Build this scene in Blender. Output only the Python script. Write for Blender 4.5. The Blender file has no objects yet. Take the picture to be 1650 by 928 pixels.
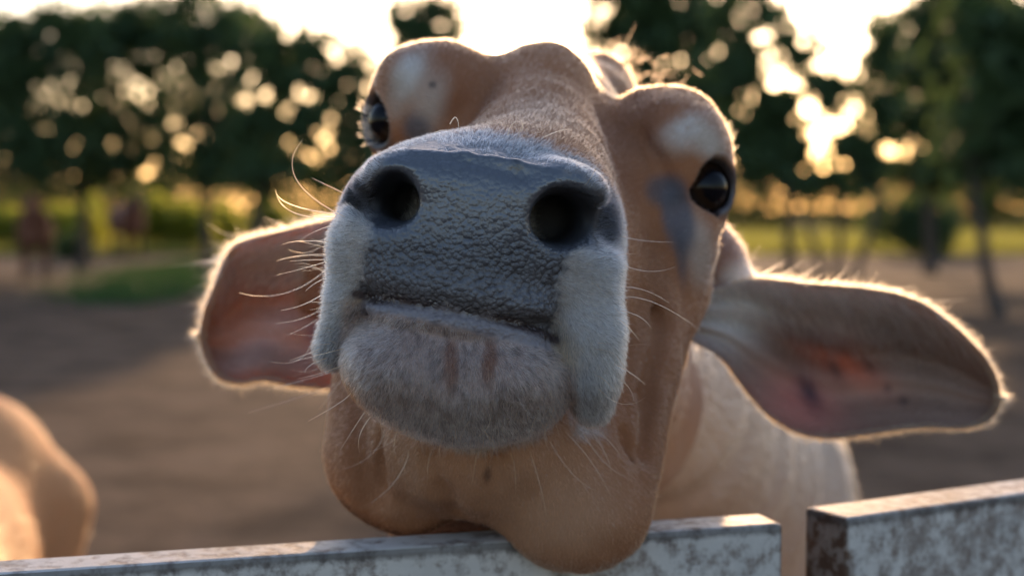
import bpy, math, random
import numpy as np
from mathutils import Matrix, Vector
from mathutils.bvhtree import BVHTree
random.seed(7)
RNG = np.random.default_rng(7)
R = math.radians
SC = bpy.context.scene
COL = SC.collection

# ------------------------------------------------------------------ camera, sky, sun, exposure
F = 2292.0                      # focal length in pixels of a 1650 wide frame (50 mm)
CX, CY = 825.0, 464.0
PITCH = R(3.1)
CAM = np.array([0.0, 0.0, 1.35])
RIGHT = np.array([1.0, 0, 0])
UP = np.array([0, math.sin(PITCH), math.cos(PITCH)])
FWD = np.array([0, math.cos(PITCH), -math.sin(PITCH)])
cd = bpy.data.cameras.new('camera'); cam = bpy.data.objects.new('camera', cd); COL.objects.link(cam)
cd.sensor_width = 36; cd.lens = 50.0; cd.clip_start = 0.05; cd.clip_end = 4000
cam.location = CAM; cam.rotation_euler = (R(90) - PITCH, 0, 0)
cd.dof.use_dof = True; cd.dof.focus_distance = 0.815; cd.dof.aperture_fstop = 4.5; cd.dof.aperture_blades = 0
SC.camera = cam
SUN_EL, SUN_AZ = R(13.5), R(5.0)          # azimuth from +Y, positive to the right
w = bpy.data.worlds.new('World'); SC.world = w; w.use_nodes = True
nt = w.node_tree; bg = nt.nodes['Background']
sky = nt.nodes.new('ShaderNodeTexSky'); sky.sky_type = 'NISHITA'; sky.sun_disc = False
sky.sun_elevation = SUN_EL; sky.sun_rotation = SUN_AZ; sky.air_density = 1.3; sky.dust_density = 1.5; sky.ozone_density = 2.2
tint = nt.nodes.new('ShaderNodeMix'); tint.data_type = 'RGBA'; tint.blend_type = 'MULTIPLY'; tint.inputs[0].default_value = 1.0; tint.inputs[7].default_value = (1.08, 0.99, 1.06, 1)
nt.links.new(sky.outputs[0], tint.inputs[6]); nt.links.new(tint.outputs[2], bg.inputs[0]); bg.inputs[1].default_value = 0.15
ld = bpy.data.lights.new('sun', 'SUN'); ld.energy = 2.3; ld.angle = R(0.6); ld.color = (1.0, 0.62, 0.34)
sun = bpy.data.objects.new('sun', ld); COL.objects.link(sun)
sdir = Vector((math.sin(SUN_AZ) * math.cos(SUN_EL), math.cos(SUN_AZ) * math.cos(SUN_EL), math.sin(SUN_EL)))
sun.rotation_euler = sdir.to_track_quat('Z', 'Y').to_euler(); sun.location = (0, 20, 12)
vs = SC.view_settings; vs.view_transform = 'Standard'; vs.look = 'None'; vs.gamma = 1; vs.use_curve_mapping = False
vs.exposure = 1.06
SC.cycles.use_denoising = True
SC.cycles.max_bounces = 8; SC.cycles.transparent_max_bounces = 8
SC.cycles.sample_clamp_indirect = 6

# ------------------------------------------------------------------ helpers
def c2w(p):
    """view-frame coordinates (right, up, depth) in metres to world"""
    p = np.asarray(p, float)
    return CAM + p[..., 0:1] * RIGHT + p[..., 1:2] * UP + p[..., 2:3] * FWD
def w2c(p):
    q = np.asarray(p, float) - CAM
    return np.stack([q @ RIGHT, q @ UP, q @ FWD], -1)
def P(px, py, d):
    return np.array([(px - CX) / F * d, (CY - py) / F * d, d])
def PW(px, py, d):
    return c2w(P(px, py, d))
def topx(v):
    return CX + F * v[:, 0] / v[:, 2], CY - F * v[:, 1] / v[:, 2]
def ss(x, a, b):
    t = np.clip((x - a) / (b - a), 0, 1); return t * t * (3 - 2 * t)
def noise3(p, scale, seed=0):
    """cheap smooth value noise in -1..1"""
    q = p * scale + seed * 17.13
    i = np.floor(q).astype(np.int64); f = q - i; f = f * f * (3 - 2 * f)
    def h(a, b, c):
        n = (a * 73856093) ^ (b * 19349663) ^ (c * 83492791) ^ (seed * 2654435)
        n = (n ^ (n >> 13)) * 1274126177 & 0x7fffffff
        return (n % 10007) / 5003.5 - 1
    r = 0
    for dx in (0, 1):
        for dy in (0, 1):
            for dz in (0, 1):
                wt = (f[..., 0] if dx else 1 - f[..., 0]) * (f[..., 1] if dy else 1 - f[..., 1]) * (f[..., 2] if dz else 1 - f[..., 2])
                r = r + wt * h(i[..., 0] + dx, i[..., 1] + dy, i[..., 2] + dz)
    return r

def mk_mesh(name, v, f, mat=None, parent=None, smooth=True, attrs=None, fmat=None):
    """v (n,3), f (m,k) numpy arrays or list of arrays with differing k"""
    me = bpy.data.meshes.new(name)
    fs = f if isinstance(f, list) else [f]
    fs = [np.asarray(a, np.int32) for a in fs if len(a)]
    me.vertices.add(len(v)); me.vertices.foreach_set('co', np.asarray(v, np.float32).ravel())
    loops = np.concatenate([a.ravel() for a in fs]); me.loops.add(len(loops)); me.loops.foreach_set('vertex_index', loops)
    sizes = np.concatenate([np.full(len(a), a.shape[1], np.int32) for a in fs])
    me.polygons.add(len(sizes)); st = np.concatenate([[0], np.cumsum(sizes)[:-1]]).astype(np.int32)
    me.polygons.foreach_set('loop_start', st)
    me.polygons.foreach_set('use_smooth', np.full(len(sizes), smooth))
    me.update(calc_edges=True); me.validate()
    for k, a in (attrs or {}).items():
        a = np.asarray(a, np.float32)
        if a.ndim == 2:
            if a.shape[1] == 3: a = np.concatenate([a, np.ones((len(a), 1), np.float32)], 1)
            at = me.attributes.new(k, 'FLOAT_COLOR', 'POINT'); at.data.foreach_set('color', a.ravel())
        else:
            at = me.attributes.new(k, 'FLOAT', 'POINT'); at.data.foreach_set('value', a.ravel())
    o = bpy.data.objects.new(name, me); COL.objects.link(o)
    ms = mat if isinstance(mat, (list, tuple)) else ([mat] if mat else [])
    for m in ms: me.materials.append(m)
    if fmat is not None: me.polygons.foreach_set('material_index', np.asarray(fmat, np.int32))
    if parent is not None: o.parent = parent
    return o
def tag(o, label=None, cat=None, group=None, kind=None):
    for k, val in (('label', label), ('category', cat), ('group', group), ('kind', kind)):
        if val: o[k] = val
    return o
def empty(name, loc=(0, 0, 0), rz=0):
    o = bpy.data.objects.new(name, None); o.empty_display_size = 0.1; COL.objects.link(o)
    o.location = loc; o.rotation_euler = (0, 0, rz); return o

class NT:
    def __init__(s, name):
        s.m = bpy.data.materials.new(name); s.m.use_nodes = True; s.t = s.m.node_tree; s.n = s.t.nodes
        s.b = s.n['Principled BSDF']; s.out = s.n['Material Output']
    def new(s, typ, **kw):
        x = s.n.new('ShaderNode' + typ)
        for k, v in kw.items(): setattr(x, k, v)
        return x
    def link(s, a, b): s.t.links.new(a, b)
    def coord(s, kind='Object'):
        return s.new('TexCoord').outputs[kind]
    def noise(s, scale, detail=4, rough=0.55, vec=None, stretch=None):
        x = s.new('TexNoise'); x.inputs['Scale'].default_value = scale; x.inputs['Detail'].default_value = detail; x.inputs['Roughness'].default_value = rough
        v = vec if vec is not None else s.coord()
        if stretch:
            mp = s.new('Mapping'); mp.inputs['Scale'].default_value = stretch; s.link(v, mp.inputs[0]); v = mp.outputs[0]
        s.link(v, x.inputs['Vector']); return x.outputs['Fac']
    def ramp(s, fac, stops):
        r = s.new('ValToRGB'); e = r.color_ramp.elements
        while len(e) < len(stops): e.new(0.5)
        for el, (p, c) in zip(e, stops):
            el.position = p; el.color = tuple(c) + (1,) if len(c) == 3 else c
        s.link(fac, r.inputs[0]); return r.outputs[0]
    def mix(s, fac, a, b, mode='MIX'):
        m = s.new('Mix', data_type='RGBA', blend_type=mode)
        for sock, v in ((m.inputs[0], fac), (m.inputs[6], a), (m.inputs[7], b)):
            if isinstance(v, (int, float)): sock.default_value = v
            elif isinstance(v, tuple): sock.default_value = v + (1,) if len(v) == 3 else v
            else: s.link(v, sock)
        return m.outputs[2]
    def math(s, op, a, b=0.0, c=None):
        m = s.new('Math', operation=op)
        for k, v in enumerate((a, b) if c is None else (a, b, c)):
            if isinstance(v, (int, float)): m.inputs[k].default_value = v
            else: s.link(v, m.inputs[k])
        return m.outputs[0]
    def attr(s, name, out='Color'):
        a = s.new('Attribute'); a.attribute_name = name; return a.outputs[out]
    def bump(s, h, dist, strength=1.0, nrm=None):
        b = s.new('Bump'); b.inputs['Distance'].default_value = dist
        if isinstance(strength, (int, float)): b.inputs['Strength'].default_value = strength
        else: s.link(strength, b.inputs['Strength'])
        s.link(h, b.inputs['Height'])
        if nrm is not None: s.link(nrm, b.inputs['Normal'])
        return b.outputs[0]
    def set(s, **kw):
        for k, v in kw.items():
            sock = s.b.inputs[k.replace('_', ' ')]
            if isinstance(v, (int, float, tuple)): sock.default_value = v + (1,) if isinstance(v, tuple) and len(v) == 3 and sock.type == 'RGBA' else v
            else: s.link(v, sock)
        return s

# ------------------------------------------------------------------ implicit surface modelling
class Field:
    def __init__(s, lo, hi, vox):
        s.lo = np.array(lo, float); s.vox = vox
        s.n = np.ceil((np.array(hi) - s.lo) / vox).astype(int) + 1
        s.ax = [s.lo[i] + vox * np.arange(s.n[i]) for i in range(3)]
        s.a = np.full(s.n, 0.06, np.float32)
    def _box(s, lo, hi):
        sl = []
        for i in range(3):
            a = int(np.clip(math.floor((lo[i] - s.lo[i]) / s.vox), 0, s.n[i] - 1)); b = int(np.clip(math.ceil((hi[i] - s.lo[i]) / s.vox) + 1, 1, s.n[i]))
            if b <= a: b = a + 1
            sl.append(slice(a, b))
        g = np.meshgrid(*[s.ax[i][sl[i]].astype(np.float32) for i in range(3)], indexing='ij')
        return tuple(sl), g
    def _apply(s, sl, d, k, sub):
        a = s.a[sl]
        if sub:
            d = -d
            h = np.clip(0.5 - 0.5 * (a - d) / k, 0, 1) if k > 0 else (d > a).astype(np.float32)
            s.a[sl] = a * (1 - h) + d * h + k * h * (1 - h)
        else:
            h = np.clip(0.5 + 0.5 * (a - d) / k, 0, 1) if k > 0 else (d < a).astype(np.float32)
            s.a[sl] = a * (1 - h) + d * h - k * h * (1 - h)
    def ell(s, c, r, rot=None, k=0.01, sub=False):
        c = np.array(c, float); r = np.array(r, float); m = max(r) + k + 0.035
        sl, g = s._box(c - m, c + m)
        x, y, z = g[0] - c[0], g[1] - c[1], g[2] - c[2]
        if rot is not None:
            M = np.array(rot)
            x, y, z = (M[0, i] * 1.0 for i in range(0)) if False else (M[0, 0] * x + M[0, 1] * y + M[0, 2] * z, M[1, 0] * x + M[1, 1] * y + M[1, 2] * z, M[2, 0] * x + M[2, 1] * y + M[2, 2] * z)
        k0 = np.sqrt((x / r[0]) ** 2 + (y / r[1]) ** 2 + (z / r[2]) ** 2) + 1e-6
        k1 = np.sqrt((x / r[0] ** 2) ** 2 + (y / r[1] ** 2) ** 2 + (z / r[2] ** 2) ** 2) + 1e-6
        s._apply(sl, (k0 * (k0 - 1) / k1).astype(np.float32), k, sub)
    def cone(s, a, b, ra, rb, k=0.01, sub=False):
        a = np.array(a, float); b = np.array(b, float); m = max(ra, rb) + k + 0.035
        sl, g = s._box(np.minimum(a, b) - m, np.maximum(a, b) + m)
        ba = b - a; L2 = float(ba @ ba) + 1e-12
        x, y, z = g[0] - a[0], g[1] - a[1], g[2] - a[2]
        t = np.clip((x * ba[0] + y * ba[1] + z * ba[2]) / L2, 0, 1)
        d = np.sqrt((x - t * ba[0]) ** 2 + (y - t * ba[1]) ** 2 + (z - t * ba[2]) ** 2) - (ra + (rb - ra) * t)
        s._apply(sl, d.astype(np.float32), k, sub)
    def chain(s, pts, k=0.01, sub=False):
        for (a, ra), (b, rb) in zip(pts[:-1], pts[1:]): s.cone(a, b, ra, rb, k, sub)
    def mesh(s):
        """naive surface nets -> verts, quads, vertex normals"""
        a = s.a; ins = a < 0
        nx, ny, nz = a.shape
        cnt = np.zeros((nx - 1, ny - 1, nz - 1), np.int8)
        for dx in (0, 1):
            for dy in (0, 1):
                for dz in (0, 1): cnt += ins[dx:nx - 1 + dx, dy:ny - 1 + dy, dz:nz - 1 + dz]
        act = (cnt > 0) & (cnt < 8)
        ci = np.argwhere(act); idx = np.full(act.shape, -1, np.int64); idx[act] = np.arange(len(ci))
        acc = np.zeros((len(ci), 3)); num = np.zeros(len(ci))
        for ax in range(3):
            o1, o2 = [q for q in range(3) if q != ax]
            for u in (0, 1):
                for v in (0, 1):
                    p = ci.copy(); p[:, o1] += u; p[:, o2] += v
                    q = p.copy(); q[:, ax] += 1
                    va = a[p[:, 0], p[:, 1], p[:, 2]]; vb = a[q[:, 0], q[:, 1], q[:, 2]]
                    cr = (va < 0) != (vb < 0)
                    t = np.where(cr, va / np.where(va == vb, 1, va - vb), 0)
                    pos = p.astype(float); pos[:, ax] += t
                    acc += pos * cr[:, None]; num += cr
        v = s.lo + s.vox * acc / num[:, None]
        quads = []
        for ax in range(3):
            o1, o2 = (ax + 1) % 3, (ax + 2) % 3
            sa = [slice(None)] * 3; sb = [slice(None)] * 3; sa[ax] = slice(0, -1); sb[ax] = slice(1, None)
            A = ins[tuple(sa)]; B = ins[tuple(sb)]
            e = np.argwhere(A != B)
            e = e[(e[:, o1] > 0) & (e[:, o2] > 0) & (e[:, o1] < s.n[o1] - 1) & (e[:, o2] < s.n[o2] - 1)]
            fl = A[e[:, 0], e[:, 1], e[:, 2]]
            def gi(u, w_):
                q = e.copy(); q[:, o1] -= u; q[:, o2] -= w_; return idx[q[:, 0], q[:, 1], q[:, 2]]
            qd = np.stack([gi(1, 1), gi(0, 1), gi(0, 0), gi(1, 0)], 1)
            quads.append(np.where(fl[:, None], qd, qd[:, ::-1]))
        q = np.concatenate(quads); q = q[(q >= 0).all(1)]
        return v, q
def relax(v, q, n=2, lam=0.5):
    for _ in range(n):
        s = np.zeros_like(v); c = np.zeros(len(v))
        for i in range(4):
            for j in ((i + 1) % 4, (i + 3) % 4):
                np.add.at(s, q[:, i], v[q[:, j]]); np.add.at(c, q[:, i], 1)
        v = v * (1 - lam) + lam * s / np.maximum(c, 1)[:, None]
    return v
def vnormals(v, q):
    n = np.cross(v[q[:, 2]] - v[q[:, 0]], v[q[:, 3]] - v[q[:, 1]])
    r = np.zeros_like(v)
    for i in range(4): np.add.at(r, q[:, i], n)
    return r / (np.linalg.norm(r, axis=1, keepdims=True) + 1e-12)
def rotz(deg):
    a = R(deg); return np.array([[math.cos(a), math.sin(a), 0], [-math.sin(a), math.cos(a), 0], [0, 0, 1]])
def axes(dirv, upv=(0, 1, 0)):
    """rows: right, up, dir  (local z along dirv)"""
    z = np.array(dirv, float); z /= np.linalg.norm(z); x = np.cross(np.array(upv, float), z); x /= np.linalg.norm(x); y = np.cross(z, x)
    return np.array([x, y, z])

def hair_object(name, roots, normals, flow, length, color, mat, parent, radius=0.00016, lift=0.35, curl=0.15, npt=4, droop=0.0):
    n = len(roots)
    nn = normals / (np.linalg.norm(normals, axis=1, keepdims=True) + 1e-9)
    fl = flow - nn * (flow * nn).sum(1, keepdims=True); fl /= (np.linalg.norm(fl, axis=1, keepdims=True) + 1e-9)
    lf = np.asarray(lift) * (1 + 0.5 * RNG.standard_normal(n)) if np.ndim(lift) == 0 else lift * (1 + 0.4 * RNG.standard_normal(n))
    d = fl + nn * lf[:, None] + RNG.standard_normal((n, 3)) * 0.16
    d /= np.linalg.norm(d, axis=1, keepdims=True)
    L = length * (0.7 + 0.6 * RNG.random(n))
    pts = np.zeros((n, npt, 3)); side = RNG.standard_normal((n, 3)) * curl
    for k in range(npt):
        t = k / (npt - 1)
        pts[:, k] = roots + (d * t + (side - nn * lf[:, None] * 0.35) * t * t) * L[:, None]
        pts[:, k, 2] -= droop * t * t * L
    pts[:, 0] -= nn * 0.0006
    hc = bpy.data.hair_curves.new(name); hc.add_curves([npt] * n)
    hc.points.foreach_set('position', pts.astype(np.float32).ravel())
    ra = hc.attributes.get('radius') or hc.attributes.new('radius', 'FLOAT', 'POINT')
    prof = np.linspace(1, 0.12, npt)[None] * np.ones((n, 1)) * (radius if np.ndim(radius) == 0 else radius[:, None])
    ra.data.foreach_set('value', prof.astype(np.float32).ravel())
    ca = hc.attributes.new('hcol', 'FLOAT_COLOR', 'CURVE')
    c4 = np.concatenate([color, np.ones((n, 1))], 1).astype(np.float32); ca.data.foreach_set('color', c4.ravel())
    o = bpy.data.objects.new(name, hc); COL.objects.link(o); hc.materials.append(mat)
    if parent is not None: o.parent = parent
    return o
def scatter(v, q, wt, n):
    """n random surface points on quads weighted by area * vertex weight; returns quad ids + bilinear coords"""
    ar = np.linalg.norm(np.cross(v[q[:, 2]] - v[q[:, 0]], v[q[:, 3]] - v[q[:, 1]]), axis=1) * 0.5
    wq = ar * wt[q].mean(1); cs = np.cumsum(wq); ids = np.searchsorted(cs, RNG.random(n) * cs[-1]); ids = np.clip(ids, 0, len(q) - 1)
    u, w_ = RNG.random(n), RNG.random(n)
    B = np.stack([(1 - u) * (1 - w_), u * (1 - w_), u * w_, (1 - u) * w_], 1)
    return ids, B
def interp(arr, q, ids, B):
    x = arr[q[ids]]
    return (x * (B[:, :, None] if x.ndim == 3 else B)).sum(1)

# ------------------------------------------------------------------ materials
def m_hair(name, attr='hcol', rough=0.35, trans=0.5):
    t = NT(name); t.n.remove(t.b)
    h = t.new('BsdfHairPrincipled'); 
    try: h.model = 'CHIANG'
    except Exception: pass
    h.parametrization = 'COLOR'
    t.link(t.attr(attr), h.inputs['Color']); h.inputs['Roughness'].default_value = rough; h.inputs['Radial Roughness'].default_value = 0.5
    h.inputs['IOR'].default_value = 1.45
    t.link(h.outputs[0], t.out.inputs[0]); return t.m
M_FUR = m_hair('fur_fibre')

def m_hide():
    t = NT('cow_hide'); col = t.attr('Col'); skin = t.attr('skin', 'Fac'); wet = t.attr('wet', 'Fac')
    co = t.coord()
    n1 = t.noise(900, 3, 0.6, co); n2 = t.noise(45, 4, 0.55, co)
    c = t.mix(0.35, col, t.mix(n1, (0.35, 0.35, 0.35), (1.0, 1.0, 1.0)), 'MULTIPLY')
    c = t.mix(0.25, c, t.mix(n2, (0.6, 0.57, 0.55), (1.2, 1.2, 1.2)), 'MULTIPLY')
    # bare muzzle skin: cobbled papillae
    wv = t.new('VectorMath', operation='ADD'); dn = t.new('TexNoise'); dn.inputs['Scale'].default_value = 90; t.link(co, dn.inputs['Vector'])
    sc = t.new('VectorMath', operation='SCALE'); sc.inputs[3].default_value = 0.0022; t.link(dn.outputs['Color'], sc.inputs[0])
    t.link(co, wv.inputs[0]); t.link(sc.outputs[0], wv.inputs[1])
    vo = t.new('TexVoronoi', feature='SMOOTH_F1'); vo.inputs['Scale'].default_value = 340; vo.inputs['Smoothness'].default_value = 0.35; t.link(wv.outputs[0], vo.inputs['Vector'])
    vo2 = t.new('TexVoronoi', feature='F1'); vo2.inputs['Scale'].default_value = 760; t.link(wv.outputs[0], vo2.inputs['Vector'])
    hgt = t.math('ADD', t.math('MULTIPLY', t.math('SUBTRACT', 1.0, t.math('POWER', vo.outputs['Distance'], 1.8)), 1.0), t.math('MULTIPLY', t.math('SUBTRACT', 1.0, vo2.outputs['Distance']), 0.22))
    rough_amt = t.math('MULTIPLY', t.attr('cobble', 'Fac'), t.math('ADD', 0.25, t.math('MULTIPLY', t.noise(75, 3, .6, co), 1.4)))
    b1 = t.bump(hgt, 0.0016, rough_amt)
    crev = t.ramp(vo.outputs['Distance'], [(0.25, (1, 1, 1)), (0.70, (0.5, 0.46, 0.45))])
    cs = t.mix(t.math('MULTIPLY', rough_amt, 0.8), c, t.mix(1.0, c, crev, 'MULTIPLY'))
    fb = t.bump(t.noise(1500, 2, 0.5, co, (1, 1, 1)), 0.0006, 0.5)
    nm = t.new('Mix', data_type='VECTOR'); t.link(skin, nm.inputs[0]); t.link(fb, nm.inputs[4]); t.link(b1, nm.inputs[5])
    fin = t.mix(skin, c, cs)
    r = t.math('SUBTRACT', 0.78, t.math('MULTIPLY', wet, 0.40))
    t.set(Base_Color=fin, Roughness=r, Normal=nm.outputs[1])
    t.link(t.math('ADD', 0.3, t.math('MULTIPLY', wet, 0.6)), t.b.inputs['Specular IOR Level'])
    t.b.inputs['Coat Roughness'].default_value = 0.16; t.link(t.math('MULTIPLY', wet, 0.35), t.b.inputs['Coat Weight']); t.link(b1, t.b.inputs['Coat Normal'])
    return t.m
M_HIDE = m_hide()
def m_ear():
    t = NT('ear_skin'); col = t.attr('Col')
    n = t.noise(60, 4, 0.6, t.coord()); c = t.mix(0.4, col, t.mix(n, (0.45, 0.4, 0.4), (1.15, 1.15, 1.15)), 'MULTIPLY')
    t.set(Base_Color=c, Roughness=0.7)
    tr = t.new('BsdfTranslucent'); t.link(t.mix(0.35, c, (0.6, 0.22, 0.10)), tr.inputs[0])
    mx = t.new('MixShader'); t.link(t.attr('trans', 'Fac'), mx.inputs[0]); t.link(t.b.outputs[0], mx.inputs[1]); t.link(tr.outputs[0], mx.inputs[2]); t.link(mx.outputs[0], t.out.inputs[0])
    return t.m
M_EAR = m_ear()
def m_eye():
    t = NT('eye_gloss'); g = t.attr('Col')
    t.set(Base_Color=g, Roughness=0.07); t.b.inputs['Specular IOR Level'].default_value = 0.16
    return t.m
M_EYE = m_eye()
def orient(v, q):
    c = v.mean(0); a, b, d, e = (v[q[:, i]] - c for i in range(4))
    vol = (np.einsum('ij,ij->i', a, np.cross(b, d)) + np.einsum('ij,ij->i', a, np.cross(d, e))).sum()
    return q if vol > 0 else q[:, ::-1]

# ------------------------------------------------------------------ the near cow: head sculpted as one implicit surface
def px(n, d): return n / F * d          # pixels of the 1650 wide photo at depth d -> metres
def build_head():
    vox = 0.0019
    f = Field((-0.150, -0.290, 0.770), (0.200, 0.210, 1.330), vox)
    def E(x, y, d, rx, ry, rz, rot=0, k=0.01, sub=False):
        f.ell(P(x, y, d), (px(rx, d), px(ry, d), rz), rotz(rot), k, sub)
    def C(p, r, q, s, k=0.01, sub=False):
        f.cone(P(*p), P(*q), px(r, p[2]), px(s, q[2]), k, sub)
    # skull mass, forehead ridge, brows
    E(872, 300, 1.14, 225, 165, 0.13, -12, 0.01)
    C((860, 470, 1.05), 190, (880, 560, 1.20), 190, 0.03)
    C((862, 330, 0.90), 118, (872, 165, 1.05), 84, 0.02)
    C((872, 165, 1.05), 84, (905, 190, 1.22), 100, 0.02)
    E(710, 166, 1.058, 103, 99, 0.060, 0, 0.022)
    E(1078, 250, 1.058, 98, 106, 0.060, 0, 0.034)
    C((950, 330, 1.01), 60, (1060, 300, 1.05), 60, 0.03); C((790, 240, 1.03), 50, (730, 230, 1.06), 50, 0.02)
    C((1040, 172, 1.06), 26, (1110, 182, 1.05), 22, 0.015)
    C((955, 185, 1.24), 78, (962, 152, 1.27), 64, 0.02)             # horn bud / poll
    # cheeks
    C((1075, 400, 1.06), 78, (1010, 560, 1.06), 95, 0.025)
    C((650, 330, 1.06), 78, (650, 520, 1.07), 100, 0.025)
    # middle of the face behind the muzzle
    C((800, 400, 0.90), 190, (850, 430, 1.08), 220, 0.03)
    # lower jaw, two rounded angles and the hollow between
    C((985, 520, 1.03), 120, (925, 795, 0.955), 128, 0.02)
    C((670, 520, 1.05), 125, (654, 728, 1.00), 131, 0.02)
    E(790, 690, 0.955, 190, 150, 0.070, 0, 0.02)
    C((730, 705, 1.06), 150, (800, 760, 1.20), 200, 0.02)
    C((870, 600, 1.05), 170, (900, 640, 1.20), 170, 0.03)            # throat
    C((905, 520, 1.20), 160, (945, 640, 1.36), 190, 0.03)            # start of the neck
    # folds of loose skin on jaw and cheek
    for pts, r_, k_ in (([(572, 640, .965), (566, 720, .945), (600, 810, .955)], 6, .014), ([(620, 700, .93), (616, 790, .95)], 4, .012), ([(1060, 520, .985), (1040, 640, .955), (1032, 730, .94)], 7, .016), ([(1000, 700, .93), (1010, 770, .93)], 4, .012),
                        ([(690, 745, .895), (715, 800, .905), (735, 838, .93)], 5, .014), ([(800, 740, .89), (790, 830, .90), (800, 870, .905)], 4, .014), ([(1010, 400, 1.0), (1040, 500, .99)], 5, .014), ([(930, 250, 1.0), (985, 330, .99)], 5, .014), ([(1030, 215, 1.01), (1060, 262, 1.0), (1075, 300, 1.0)], 4, .012)):
        for a, b in zip(pts[:-1], pts[1:]): C(a, r_, b, r_, k_, True)
    for pts, r_ in (([(1082, 246, 1.012), (1112, 226, 1.008), (1150, 236, 1.02)], 10), ([(1072, 268, 1.01), (1100, 244, 1.003), (1140, 246, 1.01)], 6), ([(672, 152, 1.02), (650, 130, 1.02), (628, 140, 1.03)], 9), ([(1100, 345, 1.02), (1130, 372, 1.03), (1160, 360, 1.05)], 8)):
        for a, b in zip(pts[:-1], pts[1:]): C(a, r_, b, r_, .007)
    # eye sockets: lids as shells round the eyeballs
    for (x, y, d, r, dirv, ap) in EYES:
        c = P(x, y, d)
        f.ell(c, (r + 0.0065,) * 3, None, 0.014)
    E(1105, 213, 1.045, 66, 40, 0.04, -35, 0.012)                    # brow over the right eye
    E(655, 125, 1.04, 46, 40, 0.04, 35, 0.012)
    C((1100, 385, 1.03), 38, (1095, 470, 1.05), 44, 0.02)            # ridge of cheek under the eye
    for (x, y, d, r, dirv, ap) in EYES:
        c = P(x, y, d); A = axes(dirv)
        rt = rotz(ap[2]) @ A
        f.ell(c + A[2] * (r + 0.004), (ap[0], ap[1], 0.020), rt, 0.005, True)
        f.ell(c, (r + 0.0006,) * 3, None, 0.0, True)
    C((1132, 306, 1.018), 26, (1151, 350, 1.030), 6, 0.003, True); C((1115, 300, 1.018), 20, (1094, 304, 1.022), 6, 0.003, True)
    f.ell(P(1125, 304, 1.042), (0.0221,) * 3, None, 0.0, True)
    # muzzle
    E(772, 385, 0.872, 230, 165, 0.062, -12, 0.016)
    E(735, 395, 0.840, 168, 128, 0.036, -8, 0.012)
    E(770, 330, 0.838, 190, 80, 0.032, -12, 0.012)                    # crest across the nostrils
    E(905, 335, 0.832, 92, 78, 0.027, -20, 0.010)                    # right wing of the nose
    E(642, 296, 0.826, 52, 46, 0.020, -10, 0.010)                    # left wing
    E(590, 345, 0.845, 48, 58, 0.030, 15, 0.012)
    E(745, 300, 0.830, 150, 45, 0.024, -8, 0.010)
    E(745, 470, 0.826, 150, 34, 0.022, -12, 0.010)                    # rim of the upper lip
    for a, b in (((632, 262, .822), (665, 254, .818)), ((665, 254, .818), (750, 254, .815)), ((750, 254, .815), (830, 268, .815)), ((830, 268, .815), (900, 283, .817)), ((900, 283, .817), (948, 302, .824))):
        C(a, 11, b, 11, 0.003)
    # hairy upper lip hanging at both corners
    C((955, 430, 0.846), 50, (954, 540, 0.850), 46, 0.012)
    C((954, 540, 0.850), 46, (950, 600, 0.856), 44, 0.014); C((950, 600, 0.856), 44, (954, 652, 0.864), 34, 0.014)
    C((572, 400, 0.850), 44, (565, 470, 0.858), 36, 0.012)
    C((562, 485, 0.858), 36, (543, 562, 0.872), 37, 0.010)
    # mouth line then chin
    for a, b in (((584, 478, .812), (600, 481, .806)), ((600, 481, .806), (660, 485, .800)), ((660, 485, .800), (720, 493, .798)), ((720, 493, .798), (790, 508, .799)), ((790, 508, .799), (850, 526, .804)), ((850, 526, .804), (897, 546, .815))):
        C(a, 7, b, 7, 0.005, True)
    E(737, 602, 0.858, 186, 114, 0.052, -9, 0.0035)
    E(735, 520, 0.839, 150, 32, 0.030, -10, 0.004)                    # lower lip
    E(648, 588, 0.845, 84, 74, 0.038, 0, 0.012); E(815, 602, 0.845, 84, 68, 0.038, 0, 0.012)
    C((690, 660, .805), 5, (700, 715, .815), 9, 0.008, True)         # cleft of the chin
    C((925, 600, .80), 6, (915, 680, .815), 9, 0.008, True)          # fold between chin and hanging lip
    # nostrils
    E(908, 352, 0.800, 50, 44, 0.040, -8, 0.006, True)
    C((905, 356, .80), 44, (880, 350, .88), 36, 0.006, True)
    C((932, 352, .806), 34, (990, 362, .842), 20, 0.022, True)
    E(636, 315, 0.800, 31, 38, 0.040, 0, 0.005, True)
    C((632, 320, .80), 32, (665, 330, .88), 30, 0.006, True)
    C((618, 324, .808), 25, (572, 334, .852), 16, 0.020, True)
    v, q = f.mesh(); v = relax(v, q, 2, 0.5)
    n_ = vnormals(v, q); dsk = noise3(v, 22, 71) * 0.0022 + noise3(v, 55, 72) * 0.0011 + noise3(v * np.array([1.6, .5, 1]), 90, 73) * 0.0006
    v = v + n_ * (dsk * ss(v[:, 2], .86, .92) + (noise3(v, 75, 75) * .0007 + noise3(v, 160, 76) * .0004) * (1 - ss(v[:, 2], .83, .86)))[:, None]
    return v, q
EYES = [  # photo x, y, depth, radius, gaze (view frame), aperture (half width, half height, tilt)
    (1125, 304, 1.042, 0.0215, (0.52, 0.06, -0.80), (0.0225, 0.0185, 24)),
    (640, 196, 1.050, 0.0205, (-0.80, 0.0, -0.60), (0.0200, 0.0205, -15)),
]
hv, hq = build_head()
hq = orient(c2w(hv), hq)
hw = c2w(hv); hn = vnormals(hw, hq)
hpx, hpy = topx(hv); hd = hv[:, 2]
facing = -(hn @ FWD)

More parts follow.
